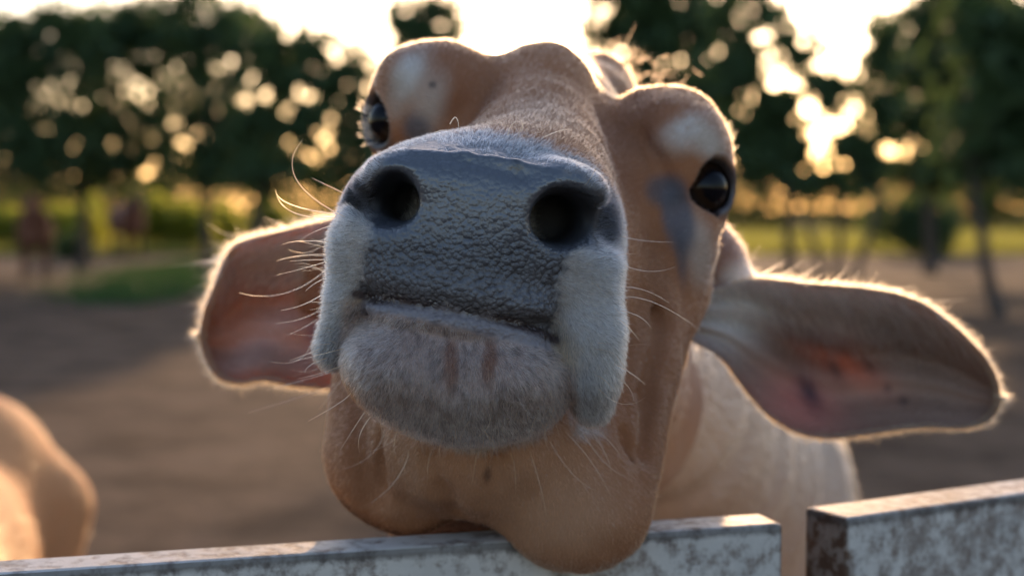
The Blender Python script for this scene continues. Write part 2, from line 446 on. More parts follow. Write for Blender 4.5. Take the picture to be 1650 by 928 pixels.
def poly_sd(x, y, poly):
    """signed distance (positive inside) to a polygon"""
    pts = np.array(poly, float); n = len(pts); d = np.full(x.shape, 1e9); ins = np.zeros(x.shape, bool)
    for i in range(n):
        a, b = pts[i], pts[(i + 1) % n]; e = b - a
        t = np.clip(((x - a[0]) * e[0] + (y - a[1]) * e[1]) / (e @ e), 0, 1)
        d = np.minimum(d, np.hypot(x - a[0] - t * e[0], y - a[1] - t * e[1]))
        c = (a[1] > y) != (b[1] > y)
        ins ^= c & (x < (b[0] - a[0]) * (y - a[1]) / (b[1] - a[1] + 1e-12) + a[0])
    return np.where(ins, d, -d)
BV = BVHTree.FromPolygons([tuple(p) for p in hw], [tuple(p) for p in hq])
def hit(x, y):
    """point of the head that lies behind photo position x, y"""
    dr = PW(x, y, 1.0) - CAM; r = BV.ray_cast(Vector(CAM), Vector(dr / np.linalg.norm(dr)))
    return np.array(r[0]) if r[0] is not None else PW(x, y, 0.9)
def blob(x, y, r, soft=0.5, ry=None, rot=0.0):
    """soft spot of radius r photo pixels around the surface point at x, y"""
    c = hit(x, y); cc = w2c(c); s = cc[2] / F
    dv = (hv - cc); a = R(rot); rx_, ry_ = r * s, (ry or r) * s
    u = dv[:, 0] * math.cos(a) - dv[:, 1] * math.sin(a); w_ = dv[:, 0] * math.sin(a) + dv[:, 1] * math.cos(a)
    m = np.sqrt((u / rx_) ** 2 + (w_ / ry_) ** 2 + (dv[:, 2] / (max(rx_, ry_) * 1.3)) ** 2)
    return 1 - ss(m, 1 - soft, 1 + soft)
nz = noise3(hw, 60, 1) * 0.6 + noise3(hw, 140, 2) * 0.4
nf = noise3(hw, 420, 3)
front = 1 - ss(hd, 0.865, 0.885)
# colours (linear)
TAN = np.array([0.44, 0.178, 0.075]); RED = np.array([0.27, 0.10, 0.045]); CREAM = np.array([0.66, 0.60, 0.52]); WHITE = np.array([0.80, 0.79, 0.76])
SLATE = np.array([0.075, 0.084, 0.104]); DARK = np.array([0.02, 0.02, 0.024]); PALE = np.array([0.50, 0.28, 0.165])
hc_ = np.tile(TAN, (len(hv), 1))
def lay(mask, colr, amt=1.0):
    global hc_
    m = (np.clip(mask, 0, 1) * amt)[:, None]; hc_ = hc_ * (1 - m) + np.array(colr) * m
lay(0.5 + 0.5 * nz, PALE, 0.35)
# redder sides of the face and crown
for b in ((1050, 170, 60), (720, 110, 60), (760, 180, 55), (990, 230, 60), (1080, 560, 60, 0.9, 200), (560, 700, 40, 0.9, 140), (1000, 700, 60, 0.9, 120), (1010, 300, 45)):
    lay(blob(b[0], b[1], b[2], b[3] if len(b) > 3 else 0.9, b[4] if len(b) > 4 else None), RED, 0.55 if b[1] < 450 else 0.35)
lay(blob(975, 125, 50, 0.6), (0.10, 0.045, 0.025), 0.9)
for b in ((585, 720, 22, .9, 120), (1045, 640, 26, .9, 130), (900, 690, 60, .9, 30), (1060, 450, 25, .9, 80), (770, 850, 60, .8, 25), (1020, 200, 40, .9, 70), (790, 150, 22, .9, 60)): lay(blob(*b), (0.22, 0.09, 0.04), 0.45)  # shading of folds and hollows painted into the coat colour
lay(ss(hd, .965, .985) * ss(hpy, 790, 815), (0.07, 0.03, 0.018), 0.9)  # shade under the jaw, painted into the hide colour of the throat
lay(ss(hd, 1.10, 1.2) * ss(hpy, 430, 500), (0.50, 0.34, 0.24), 0.9)
# pale underside of jaw and bridge
for b in ((850, 790, 130, 0.9, 100), (650, 740, 60, 0.9, 110), (870, 180, 60, 0.9, 70), (920, 850, 90, .9, 60)): lay(blob(*b), PALE, 0.7)
# cream fields round the eyes
lay(blob(1115, 212, 46, 0.9, 26, -28) * (0.7 + .6 * nz), CREAM, 0.85); lay(blob(1150, 238, 22, 0.8, 46, -38), CREAM, 0.75); lay(blob(1105, 205, 26, .9, 18, -28) * (.7 + .6 * nf), WHITE, .55)
lay(blob(652, 132, 26, 0.9, 56, 28) * (0.8 + .3 * nz), CREAM, 0.9); lay(blob(690, 175, 22, 0.9, 50, 20), CREAM, 0.6); lay(blob(655, 120, 16, .9, 34, 30), WHITE, .6); lay(blob(1128, 405, 26, 0.7, 60, -15), CREAM, 0.55)
# grey tear streaks and rims
lay(blob(1068, 308, 36, 0.5, 24, -5), SLATE * 1.3, 0.75); lay(blob(1092, 350, 26, 0.4, 60, -12), SLATE * 1.7, 0.85); lay(blob(1098, 415, 9, 0.7, 40, -5), SLATE * 1.3, 0.6)
lay(blob(672, 210, 24, 0.6, 26), SLATE * 1.5, 0.8); lay(blob(660, 240, 28, 0.5, 18, 30), SLATE * 1.9, 0.8); lay(blob(697, 137, 6, 0.5), DARK, 0.7)
eyering = np.zeros(len(hv))
for (x, y, d, r, dirv, ap) in EYES:
    dd = np.linalg.norm(hv - P(x, y, d), axis=1)
    eyering = np.maximum(eyering, 1 - ss(dd + 0.0012 * nz, r + 0.0050, r + 0.0105))
    axd = ((hv - P(x, y, d)) @ (np.array(dirv) / np.linalg.norm(dirv)))
lay(eyering, DARK * 1.5, 0.95)
# muzzle colouring: white fur surround
MZ = [(538, 345), (580, 275), (640, 232), (700, 214), (780, 214), (870, 232), (950, 266), (1000, 330), (1025, 420), (1020, 520), (1005, 640), (985, 705), (930, 700), (915, 600), (560, 490), (545, 620), (495, 620), (490, 500), (515, 400)]
mzs = poly_sd(hpx, hpy, MZ) + 9 * nf
mz = ss(mzs, -14, 14) * (1 - ss(hd, 0.895, 0.925))
MW = np.array([0.62, 0.61, 0.59]); lay(mz, MW, 0.96)
lay(mz * (1 - ss(hpy + 12 * nz, 300, 380)), (0.22, 0.225, 0.245), 0.8); lay(mz * np.clip(blob(975, 345, 60, .8, 80, 6) + blob(578, 315, 44, .9, 55, 30), 0, 1), (0.045, 0.05, 0.065), 0.85)
lay(mz * blob(548, 570, 38, 0.6, 55), SLATE * 1.6, 0.7); lay(mz * blob(945, 640, 26, 0.8, 60), SLATE * 2.0, 0.5)
lay(mz * (blob(585, 492, 26, 0.8, 22) + blob(905, 578, 24, 0.8, 38)), (0.50, 0.33, 0.15), 0.85)
lay(mz * (0.5 + 0.5 * nf) * front, (0.45, 0.46, 0.48), 0.35)
# chin: grey-pink speckled fur
CH = [(560, 500), (600, 487), (735, 505), (880, 560), (925, 600), (920, 660), (870, 705), (770, 728), (680, 715), (600, 670), (550, 590)]
ch = ss(poly_sd(hpx, hpy, CH) + 6 * nf, -12, 8) * (1 - ss(hd, 0.88, 0.90))
lay(ch, (0.55, 0.43, 0.38), 0.95)
lay(ch * ss(hpy + 0.05 * (hpx - 735), 620, 700), (0.58, 0.54, 0.50), 0.6)
lay(ch * ss(nf, 0.0, 0.4), (0.14, 0.10, 0.09), 0.6)
for (x, y) in ((727, 570), (727, 600), (790, 570), (786, 595)): lay(ch * blob(x, y, 11, 0.5, 26), (0.27, 0.11, 0.055), 0.65)
# bare slate planum
PL = [(596, 392), (578, 470), (600, 482), (660, 487), (720, 496), (790, 511), (850, 529), (893, 545), (900, 470), (915, 408), (950, 398), (968, 350), (962, 312), (948, 296), (905, 270), (820, 250), (740, 234), (670, 231), (630, 243), (612, 270), (604, 300), (598, 345)]
pls = poly_sd(hpx, hpy, PL) + 6 * nf + 9 * noise3(hw, 130, 8) + 3 * noise3(hw, 900, 5)
pl = ss(pls, -7, 6) * front
lay(pl, SLATE, 1.0)
lay(pl * ss(hpy, 380, 500), (0.15, 0.145, 0.155), 0.7)
lay(pl * ss(nf, 0.2, 0.8), (0.05, 0.055, 0.065), 0.5)
lay(pl * np.exp(-((hpx - 832) / 7) ** 2 - ((hpy - 265) / 16) ** 2), DARK, 0.85)
# dark fur hollows outside both nostrils
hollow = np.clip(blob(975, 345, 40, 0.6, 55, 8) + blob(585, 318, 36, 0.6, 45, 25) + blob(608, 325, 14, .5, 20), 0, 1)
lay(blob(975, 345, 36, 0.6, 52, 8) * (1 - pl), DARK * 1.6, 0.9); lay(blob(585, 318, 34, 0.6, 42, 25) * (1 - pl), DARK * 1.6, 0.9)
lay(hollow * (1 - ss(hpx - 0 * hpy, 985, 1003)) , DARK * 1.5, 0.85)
# inside nostrils
nos = np.zeros(len(hv))
for (x, y, rx, ry) in ((908, 352, 51, 45), (636, 315, 32, 39)):
    m = np.hypot((hpx - x) / rx, (hpy - y) / ry)
    nos = np.maximum(nos, (1 - ss(m, 0.85, 1.12)) * (1 - ss(hd, 0.93, 0.95)) * ss(hd, 0.800, 0.812))
lay(nos, DARK * 0.8, 0.9)
# lower lip skin
LL = [(580, 470), (640, 472), (720, 485), (800, 503), (895, 537), (890, 566), (800, 548), (720, 526), (640, 508), (583, 508)]
ll = ss(poly_sd(hpx, hpy, LL) + 3 * nf, -4, 5) * front
lay(ll * (1 - pl), (0.19, 0.175, 0.195), 0.95)
lay(blob(785, 765, 6, 0.6, 14), DARK, 0.5)
mline = np.full(len(hv), 99.0)
for (x0, y0), (x1, y1) in zip([(572, 473), (600, 481), (660, 486), (720, 495), (790, 510), (850, 528)], [(600, 481), (660, 486), (720, 495), (790, 510), (850, 528), (897, 547)]):
    t_ = np.clip(((hpx - x0) * (x1 - x0) + (hpy - y0) * (y1 - y0)) / ((x1 - x0) ** 2 + (y1 - y0) ** 2), 0, 1); mline = np.minimum(mline, np.hypot(hpx - x0 - t_ * (x1 - x0), hpy - y0 - t_ * (y1 - y0)))
deep = (1 - ss(mline, 4, 12)) * ss(hd, 0.809, 0.816) * (1 - ss(hd, .9, .92)); lay(deep, (0.05, 0.03, 0.03), 0.95)
skin = np.clip(np.maximum.reduce([pl, ll, nos, eyering * 0.9, deep]), 0, 1)
cob = pl * (0.38 + 0.62 * ss(hpy, 330, 440)) * (1 - nos) + ll * 0.5
wet = np.clip(pl * (1.0 - 0.45 * ss(hpy, 330, 450)) + ll * 0.5 + eyering * 0.6, 0, 1) * (1 - 0.8 * nos) * (1 - hollow)

hair_col = hc_.copy()
furry = (1 - skin)[:, None] * (0.22 + 0.33 * np.maximum(mz, ch)[:, None]); hc_ = hc_ * (1 - furry) + hc_ * np.array([0.25, 0.2, 0.2]) * furry
# ------------------------------------------------------------------ ears as cupped thick leaves (part of the same body mesh)
def build_ear(top, bot, dtop, dbot, cup, thick, nu=90, nv=46, fold=0.0):
    """top/bot: outline points of both rims from base to tip (photo x, y); returns view-frame grids front/back"""
    def curve(pts, n):
        p = np.array(pts, float); s = np.concatenate([[0], np.cumsum(np.linalg.norm(np.diff(p[:, :2], axis=0), axis=1))]); s /= s[-1]
        t = np.linspace(0, 1, n)
        # smooth by catmull-like cubic through numpy
        out = np.stack([np.interp(t, s, p[:, i]) for i in range(p.shape[1])], 1)
        k = np.array([1, 2, 3, 2, 1]) / 9
        for _ in range(3):
            e = np.concatenate([out[:1]] * 2 + [out] + [out[-1:]] * 2); o2 = np.stack([np.convolve(e[:, i], k, 'valid') for i in range(out.shape[1])], 1); o2[0] = out[0]; o2[-1] = out[-1]; out = o2
        return out
    T = curve(top, nu); B = curve(bot, nu)
    u = np.linspace(0, 1, nu)[:, None]; t = np.linspace(0, 1, nv)[None]
    X = T[:, 0:1] * (1 - t) + B[:, 0:1] * t; Y = T[:, 1:2] * (1 - t) + B[:, 1:2] * t
    D = (dtop[0] + (dtop[1] - dtop[0]) * u) * (1 - t) + (dbot[0] + (dbot[1] - dbot[0]) * u) * t
    tt = 2 * t - 1
    prof = (1 - np.abs(tt) ** 2.2)
    D = D + cup * prof * np.sin(np.pi * np.clip(0.01 + 0.97 * u, 0, 1)) ** 0.9
    D = D + 0.0075 * np.cos(tt * 10 + 2.5 * u) * prof * (1 - u) ** 0.5 + fold * np.exp(-((tt + 0.75) / 0.25) ** 2) * np.sin(np.pi * u)
    fr = np.stack([(X - CX) / F * D, (CY - Y) / F * D, D], -1)
    th = thick * (0.35 + 0.65 * prof) * np.ones_like(X)
    bk = fr.copy(); bk[..., 2] += th; bk[..., :2] *= 1 - 0.0
    nfv = nu * nv; v = np.concatenate([fr.reshape(-1, 3), bk.reshape(-1, 3)])
    i, j = np.meshgrid(np.arange(nu - 1), np.arange(nv - 1), indexing='ij'); a = (i * nv + j).ravel()
    qf = np.stack([a, a + 1, a + nv + 1, a + nv], 1); qb = qf[:, ::-1] + nfv
    rim = list(range(0, nfv, nv))                                   # top edge, j = 0
    loop = [k * nv for k in range(nu)] + [(nu - 1) * nv + j for j in range(1, nv)] + [k * nv + nv - 1 for k in range(nu - 2, -1, -1)] + [j for j in range(nv - 2, 0, -1)]
    lp = np.array(loop); ln = np.roll(lp, -1); qr = np.stack([lp, ln, ln + nfv, lp + nfv], 1)
    uu = np.tile((u * np.ones_like(t)).ravel(), 2); tv = np.tile((t * np.ones_like(u)).ravel(), 2)
    side = np.concatenate([np.zeros(nfv), np.ones(nfv)])
    return v, np.concatenate([qf, qb, qr]), uu, tv, side, lp
EAR_R = dict(top=[(1120, 470), (1165, 462), (1215, 446), (1300, 456), (1380, 462), (1440, 470), (1490, 487), (1542, 526), (1590, 574), (1610, 612), (1613, 640)],
             bot=[(1105, 545), (1135, 560), (1165, 575), (1195, 620), (1235, 668), (1285, 700), (1340, 708), (1420, 697), (1490, 688), (1555, 692), (1595, 682), (1612, 660), (1613, 640)],
             dtop=(1.12, 1.15), dbot=(1.105, 1.145), cup=0.060, thick=0.007, fold=-0.006)
EAR_L = dict(top=[(600, 345), (540, 352), (480, 366), (420, 380), (375, 393), (358, 425), (345, 460), (328, 500), (322, 540)],
             bot=[(640, 620), (580, 625), (520, 626), (470, 622), (420, 612), (385, 620), (352, 612), (335, 590), (324, 560), (322, 540)],
             dtop=(1.13, 1.16), dbot=(1.12, 1.16), cup=0.055, thick=0.007, fold=-0.004)
def ear_paint(uu, tv, side, which, ev):
    n = len(uu); c = np.tile(np.array([0.26, 0.165, 0.12]) if which == 'r' else np.array([0.46, 0.27, 0.17]), (n, 1)); X, Y = topx(ev)
    def L(m, colr, a=1.0):
        nonlocal c
        m = (np.clip(m, 0, 1) * a)[:, None]; c = c * (1 - m) + np.array(colr) * m
    g = lambda x, y, rx, ry, rot=0: np.exp(-((((X - x) * math.cos(R(rot)) + (Y - y) * math.sin(R(rot))) / rx) ** 2 + (((Y - y) * math.cos(R(rot)) - (X - x) * math.sin(R(rot))) / ry) ** 2))
    if which == 'r':
        L(g(1290, 650, 70, 45, 20), (0.55, 0.18, 0.14), 0.9); L(g(1380, 610, 60, 25, 25), (0.55, 0.24, 0.17), 0.6)
        L(g(1300, 570, 75, 22, 30), (0.20, 0.06, 0.03), 0.9); L(g(1360, 580, 60, 22, 30), (0.50, 0.10, 0.035), 0.9); L(g(1320, 545, 90, 14, 25), (0.05, 0.025, 0.015), .75); L(g(1345, 595, 9, 22, -30), (0.06, .02, .015), .8); L(g(1400, 590, 8, 18, -30), (0.08, .03, .02), .7)
        L(g(1303, 630, 16, 34, -28), (0.045, 0.02, 0.035), 0.95); L(g(1440, 540, 75, 26, 35), (0.06, 0.03, 0.02), 0.9)
        L(g(1250, 560, 50, 18, 40), (0.14, 0.06, 0.03), 0.8); L(g(1455, 645, 9, 8), (0.05, 0.03, 0.03), 0.8); L(g(1430, 625, 7, 8), (0.05, 0.03, 0.03), 0.7)
        L(g(1500, 560, 80, 50, 45), (0.22, 0.15, 0.11), 0.8); L(g(1180, 500, 62, 50), WHITE, 0.85)
        L(1 - ss(tv, 0.0, 0.2), CREAM, 0.6)
    else:
        L(g(430, 450, 60, 60), (0.26, 0.12, 0.06), 0.8); L(g(500, 505, 50, 45), (0.40, 0.15, 0.11), 0.6); L(g(420, 550, 35, 90, 50), (0.52, 0.40, 0.36), 0.8)
        L(g(510, 540, 16, 20), (0.10, 0.06, 0.12), 0.8); L(g(500, 390, 70, 22, -10), CREAM, 0.7); L(g(490, 580, 40, 30), (0.50, 0.28, 0.25), 0.5)
    L(side, TAN, 0.95)
    return c
ears = []
for key, e in (('r', EAR_R), ('l', EAR_L)):
    ev, eq, uu, tv, side, lp = build_ear(**e)
    trn = 0.10 + 0.28 * np.maximum(ss(np.abs(tv - .5), .38, .5), ss(uu, .93, 1)) + (0.20 + 0.25 * np.maximum(ss(np.abs(tv - .5), .3, .5), ss(uu, .85, 1)) if key == 'l' else 0)
    ears.append(dict(tr=trn, v=ev, q=orient(c2w(ev), eq), c=ear_paint(uu, tv, side, key, ev), u=uu, t=tv, side=side, lp=lp, key=key))

# soft muscle at the ear bases, from the poll out to the ear
def ear_root(pts, c):
    f = Field(np.min([p for p, r in pts], 0) - 0.09, np.max([p for p, r in pts], 0) + 0.09, 0.003)
    f.chain(pts, 0.02); v, q = f.mesh(); v = relax(v, q, 2); return v, orient(c2w(v), q), np.tile(c, (len(v), 1))
roots_ = [ear_root([(P(1075, 350, 1.17), .034), (P(1140, 425, 1.17), .026), (P(1165, 478, 1.180), .022), (P(1215, 475, 1.172), .012)], RED * 0.85 + CREAM * 0.1),
          ear_root([(P(650, 330, 1.16), .035), (P(560, 430, 1.18), .03), (P(510, 480, 1.18), .016)], RED)]
rv = roots_[0][0]; rx_, ry_ = topx(rv); mw = ss(rx_ - 0.3 * (460 - ry_), 1135, 1185)[:, None] * ss(ry_, 400, 450)[:, None]
roots_[0] = (rv, roots_[0][1], roots_[0][2] * (1 - mw) + CREAM * mw)

# ------------------------------------------------------------------ cattle bodies
def cow_field(neck_to=None, head=True, famp=0.007, ffr=1.0, vox=0.016, low_head=False):
    f = Field((-1.35, -0.42, -0.02), (1.75, 0.42, 1.75), vox)
    f.ell((-0.15, 0, 0.86), (0.78, 0.29, 0.33), None, 0.02)
    f.ell((0.45, 0, 0.90), (0.32, 0.25, 0.36), None, 0.08)
    f.ell((-0.78, 0, 0.98), (0.32, 0.25, 0.26), None, 0.08)
    f.ell((0.42, 0, 1.20), (0.24, 0.085, 0.15), None, 0.08)
    f.ell((0.72, 0, 0.76), (0.22, 0.13, 0.24), None, 0.08)
    for s in (-1, 1):
        f.ell((0.52, s * 0.17, 0.86), (0.17, 0.09, 0.26), None, 0.06)
        f.chain([((0.52, s * .17, .72), .095), ((0.50, s * .16, .42), .052), ((0.50, s * .16, .34), .045), ((0.49, s * .16, .10), .033), ((0.53, s * .16, .035), .045)], 0.03)
        f.chain([((-0.80, s * .16, .92), .17), ((-0.66, s * .18, .66), .11), ((-0.93, s * .17, .47), .055), ((-0.90, s * .17, .12), .036), ((-0.86, s * .17, .035), .046)], 0.04)
        f.ell((-0.98, s * 0.09, 1.03), (0.08, 0.05, 0.05), None, 0.06)
    f.chain([((-1.07, 0, 1.08), .03), ((-1.15, 0, .9), .022), ((-1.13, 0, .5), .018), ((-1.12, 0, .35), .035)], 0.02)
    if neck_to is not None:
        f.chain([((0.62, 0, 1.0), .20), (tuple(neck_to), .105)], 0.08)
    elif low_head:
        f.chain([((0.62, 0, 1.0), .19), ((1.12, 0, .85), .11), ((1.2, 0, .82), .10), ((1.42, 0, .48), .055)], 0.06)
    else:
        f.chain([((0.62, 0, 1.0), .19), ((1.10, 0, 1.28), .11)], 0.08); f.chain([((1.14, 0, 1.32), .11), ((1.30, 0, 1.2), .085), ((1.50, 0, 1.04), .058)], 0.04)
        for s in (-1, 1):
            f.ell((1.06, s * .19, 1.30), (.03, .12, .055), None, 0.02)
            f.chain([((1.10, s * .07, 1.42), .028), ((1.08, s * .13, 1.52), .012)], 0.01)
    v, q = f.mesh(); v = relax(v, q, 2); n_ = vnormals(v, orient(v, q))
    if vox < 0.02:
        w_ = v + 0.06 * np.stack([noise3(v, 5, 91), noise3(v, 5, 92), noise3(v, 5, 93)], 1)
        fold = np.sin((w_[:, 0] * 34 + w_[:, 2] * 22) * ffr) * 0.5 + np.sin((w_[:, 0] * 61 + w_[:, 2] * 30 + 1) * ffr) * 0.35
        v = v + n_ * (fold * famp * ss(v[:, 0], -.3, .3) * ss(v[:, 2], .45, .7) + 0.008 * noise3(v, 7, 94))[:, None]
    return v, q
def cow_colour(v, base, dark, light, seed):
    n = noise3(v, 3, seed) * 0.5 + noise3(v, 9, seed + 1) * 0.5; c = np.tile(np.array(base), (len(v), 1))
    m = ss(n, -0.2, 0.7)[:, None]; c = c * (1 - m * 0.4) + np.array(dark) * m * 0.4
    b = (1 - ss(v[:, 2], 0.45, 0.75))[:, None]; c = c * (1 - b * 0.5) + np.array(light) * b * 0.5
    hoof = (1 - ss(v[:, 2], 0.05, 0.07))[:, None]; return c * (1 - hoof) + np.array([0.03, 0.025, 0.02]) * hoof
def place(v, loc, yaw, s):
    c, sn = math.cos(yaw), math.sin(yaw); M = np.array([[c, -sn, 0], [sn, c, 0], [0, 0, 1]]); return (v * s) @ M.T + np.array(loc)

BODY_LOC, BODY_YAW, BODY_S = (0.30, 2.62, 0.0), R(-93), 0.93
neck_w = PW(925, 560, 1.30)
cI, sI = math.cos(-BODY_YAW), math.sin(-BODY_YAW); dl = (neck_w - np.array(BODY_LOC)) / BODY_S
neck_l = (cI * dl[0] - sI * dl[1], sI * dl[0] + cI * dl[1], dl[2])
bv, bq = cow_field(neck_to=neck_l); bw = place(bv, BODY_LOC, BODY_YAW, BODY_S); bq = orient(bw, bq)
bc = cow_colour(bv, (0.56, 0.42, 0.31), (0.42, 0.27, 0.18), (0.66, 0.58, 0.50), 11)

cow = empty('cow', (0.30, 2.62, 0.0)); bpy.context.view_layer.update()
tag(cow, 'fawn cow resting its grey wet muzzle and chin over the white fence, facing close up', 'cow', 'cattle in the paddock')
off = np.array(cow.location)
V = [hw, bw] + [c2w(e['v']) for e in ears] + [c2w(r[0]) for r in roots_]
Q = [hq, bq] + [e['q'] for e in ears] + [r[1] for r in roots_]
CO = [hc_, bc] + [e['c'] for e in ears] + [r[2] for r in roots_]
o_ = 0; QQ = []; fm = []
for i, (a, b) in enumerate(zip(V, Q)):
    QQ.append(b + o_); fm.append(np.full(len(b), 1 if i in (2, 3) else 0)); o_ += len(a)
TR = np.concatenate([np.zeros(len(hw) + len(bw))] + [e['tr'] for e in ears] + [np.zeros(len(r[0])) for r in roots_])
def padz(x, n): return np.concatenate([x, np.zeros(n - len(x))])
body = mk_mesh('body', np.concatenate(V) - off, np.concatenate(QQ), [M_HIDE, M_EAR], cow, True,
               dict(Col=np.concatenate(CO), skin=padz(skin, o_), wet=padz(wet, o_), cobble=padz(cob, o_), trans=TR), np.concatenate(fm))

# ------------------------------------------------------------------ eyes
def sphere(r, nu=48, nv=32):
    th = np.linspace(0, math.pi, nv); ph = np.linspace(0, 2 * math.pi, nu, endpoint=False)
    v = np.stack([np.outer(np.sin(th), np.cos(ph)), np.outer(np.sin(th), np.sin(ph)), np.outer(np.cos(th), np.ones(nu))], -1).reshape(-1, 3) * r
    i, j = np.meshgrid(np.arange(nv - 1), np.arange(nu), indexing='ij'); a = i * nu + j; b = i * nu + (j + 1) % nu
    return v, np.stack([a, a + nu, b + nu, b], -1).reshape(-1, 4)
for (x, y, d, r, dirv, ap) in EYES:
    sv, sq = sphere(r); wd = c2w(np.array(dirv)) - CAM; wd /= np.linalg.norm(wd)
    cosang = (sv @ wd) / r
    sv = sv * (1 + 0.05 * ss(cosang, 0.75, 0.95))[:, None]          # corneal bulge
    iris = ss(cosang, 0.62, 0.66); pup = ss(cosang, 0.80, 0.84)
    c = np.outer(1 - iris, (0.02, 0.012, 0.01)) + np.outer(iris * (1 - pup), (0.025, 0.012, 0.006)) + np.outer(pup, (0.004, 0.004, 0.006))
    mk_mesh('eye', sv + PW(x, y, d) - off, orient(sv, sq), M_EYE, cow, True, dict(Col=c))

# ------------------------------------------------------------------ fur
HN = 1.0
centre = PW(752, 400, 0.80); chin_c = PW(735, 470, 0.79)
far = 1 / (1 + np.exp((hd - 0.90) * 60))
wt = (1 - np.clip(skin * 1.3, 0, 1)) * (1 + 5.0 * np.maximum(mz, ch) + 1.0 * far) * (0.12 + 0.88 * ss(facing, -0.5, -0.1)) * (1 - ss(hd, 1.22, 1.30)) * (1 - ss(eyering, 0.05, 0.3))
ids, B = scatter(hw, hq, wt, int(300000 * HN))
rp = interp(hw, hq, ids, B); rn = interp(hn, hq, ids, B); rc = interp(hair_col, hq, ids, B)
rm = interp(np.maximum(mz, 0), hq, ids, B); rch = interp(ch, hq, ids, B); rd = interp(hd, hq, ids, B)
flow = rp - centre
fl2 = rp - chin_c; fl2 = fl2 * np.array([0.9, 1, 1.0]) + np.array([0, 0, -0.03])
flow = flow * (1 - rch[:, None]) + fl2 * rch[:, None]
low = (1 - ss(rp[:, 2], 1.20, 1.32))[:, None] * (1 - rch[:, None])
flow = flow / (np.linalg.norm(flow, axis=1, keepdims=True)) + low * np.array([0, 0.2, -0.9])
flow += 0.25 * np.stack([noise3(rp, 45, 21), noise3(rp, 45, 22), noise3(rp, 45, 23)], 1) + 0.30 * np.stack([noise3(rp, 260, 24), noise3(rp, 260, 25), noise3(rp, 260, 26)], 1)
topb = 1 - ss(interp(hpy, hq, ids, B), 290, 350)
length = 0.0038 + (0.0018 - 0.0020 * topb) * rm * (1 - rch) + 0.0016 * rch + 0.003 * ss(rd, 1.0, 1.15)
gl = 1 + (0.12 + 0.28 * np.clip(rm + rch, 0, 1)) * RNG.standard_normal(len(rp)); dk = (RNG.random(len(rp)) < 0.10 + 0.30 * rch) * np.clip(rm + rch, 0, 1)
fd = flow / np.linalg.norm(flow, axis=1, keepdims=True); org = np.where(rch[:, None] > .5, chin_c, centre); qs = rp - fd * ((rp - org) * fd).sum(1, keepdims=True) * 0.8
gl = gl * (1 + (0.24 + 0.36 * np.clip(rm + rch, 0, 1)) * (noise3(qs, 620, 27) * .7 + noise3(qs, 300, 28) * .5))
colr = np.clip(rc * np.clip(gl, 0.45, 1.6)[:, None] * (1 - 0.65 * dk[:, None]) * 1.12, 0.003, 0.95)
rad = 0.00012 + 0.00002 * rm + 0.00006 * ss(rd, 0.98, 1.1)
hair_object('fur', rp - off, rn, flow, length, colr, M_FUR, cow, radius=rad, lift=0.16, curl=0.10)
# ear fur
for e in ears:
    ew = c2w(e['v']); en = vnormals(ew, e['q']); tip = ew[np.argmax(e['u'] * (np.abs(e['t'] - .5) < .1))]
    base = ew[np.argmin(e['u'] + np.abs(e['t'] - .5) * .1)]; ax = (tip - base) / np.linalg.norm(tip - base)
    edge = ss(np.abs(e['t'] - 0.5), 0.40, 0.5); tipm = ss(e['u'], 0.93, 1.0)
    # short coat everywhere
    ids, B = scatter(ew, e['q'], np.ones(len(ew)), 9000)
    rp = interp(ew, e['q'], ids, B); rn = interp(en, e['q'], ids, B); rc = interp(e['c'], e['q'], ids, B) * (1 + 0.7 * noise3(rp - ax * ((rp - base) @ ax)[:, None] * .7, 160, 33))[:, None]; sd = interp(e['side'], e['q'], ids, B)
    hair_object('fur', rp - off, rn, np.tile(ax, (len(rp), 1)) + 0.3 * RNG.standard_normal(rp.shape), 0.005 + 0.002 * sd, np.clip(rc * 1.1, 0, .9), M_FUR, cow, radius=0.00022, lift=0.3)
    # fringe round the rim, pointing outwards
    lp = e['lp']; n = 9000; k = RNG.integers(0, len(lp), n); fr = RNG.random(n)[:, None]
    rimp = ew[lp[k]] * (1 - fr) + ew[lp[(k + 1) % len(lp)]] * fr
    mid = ew.mean(0); uu = e['u'][lp[k]]; keep = uu > 0.10; rimp, uu = rimp[keep], uu[keep]
    inner = base + ax * ((rimp - base) @ ax * 0.82)[:, None]
    outd = rimp - inner; outd /= np.linalg.norm(outd, axis=1, keepdims=True); outd = outd + 0.5 * ax
    rimp = rimp + np.array([0, 1, 0]) * (RNG.random((len(rimp), 1)) * 0.006) - outd * RNG.random((len(rimp), 1)) * 0.004
    hair_object('fur', rimp - off, np.tile(-FWD, (len(rimp), 1)), outd, 0.003 + 0.005 * RNG.random(len(rimp)) ** 2, np.tile(np.array([0.42, 0.24, 0.12]), (len(rimp), 1)), M_FUR, cow, radius=0.00018, lift=0.0, curl=0.3)
    # long inner hair hanging from the upper rim
    n = 6000; ids, B = scatter(ew, e['q'], (1 - e['side']) * (1 - ss(e['t'], 0.10, 0.45)) * (1 - ss(e['u'], 0.40, 0.85)) + 1e-6, n)
    rp = interp(ew, e['q'], ids, B); rn = interp(en, e['q'], ids, B)
    fl = np.tile(ax * 0.7 + np.array([0, 0, -1.0]), (n, 1)) + 0.25 * RNG.standard_normal((n, 3))
    hair_object('fur', rp - off, rn, fl, 0.030 * RNG.random(n) + 0.006, np.array([0.62, 0.52, 0.43]) * (0.4 + 0.7 * RNG.random((n, 1))), M_FUR, cow, radius=0.00018, lift=0.25, curl=0.25)
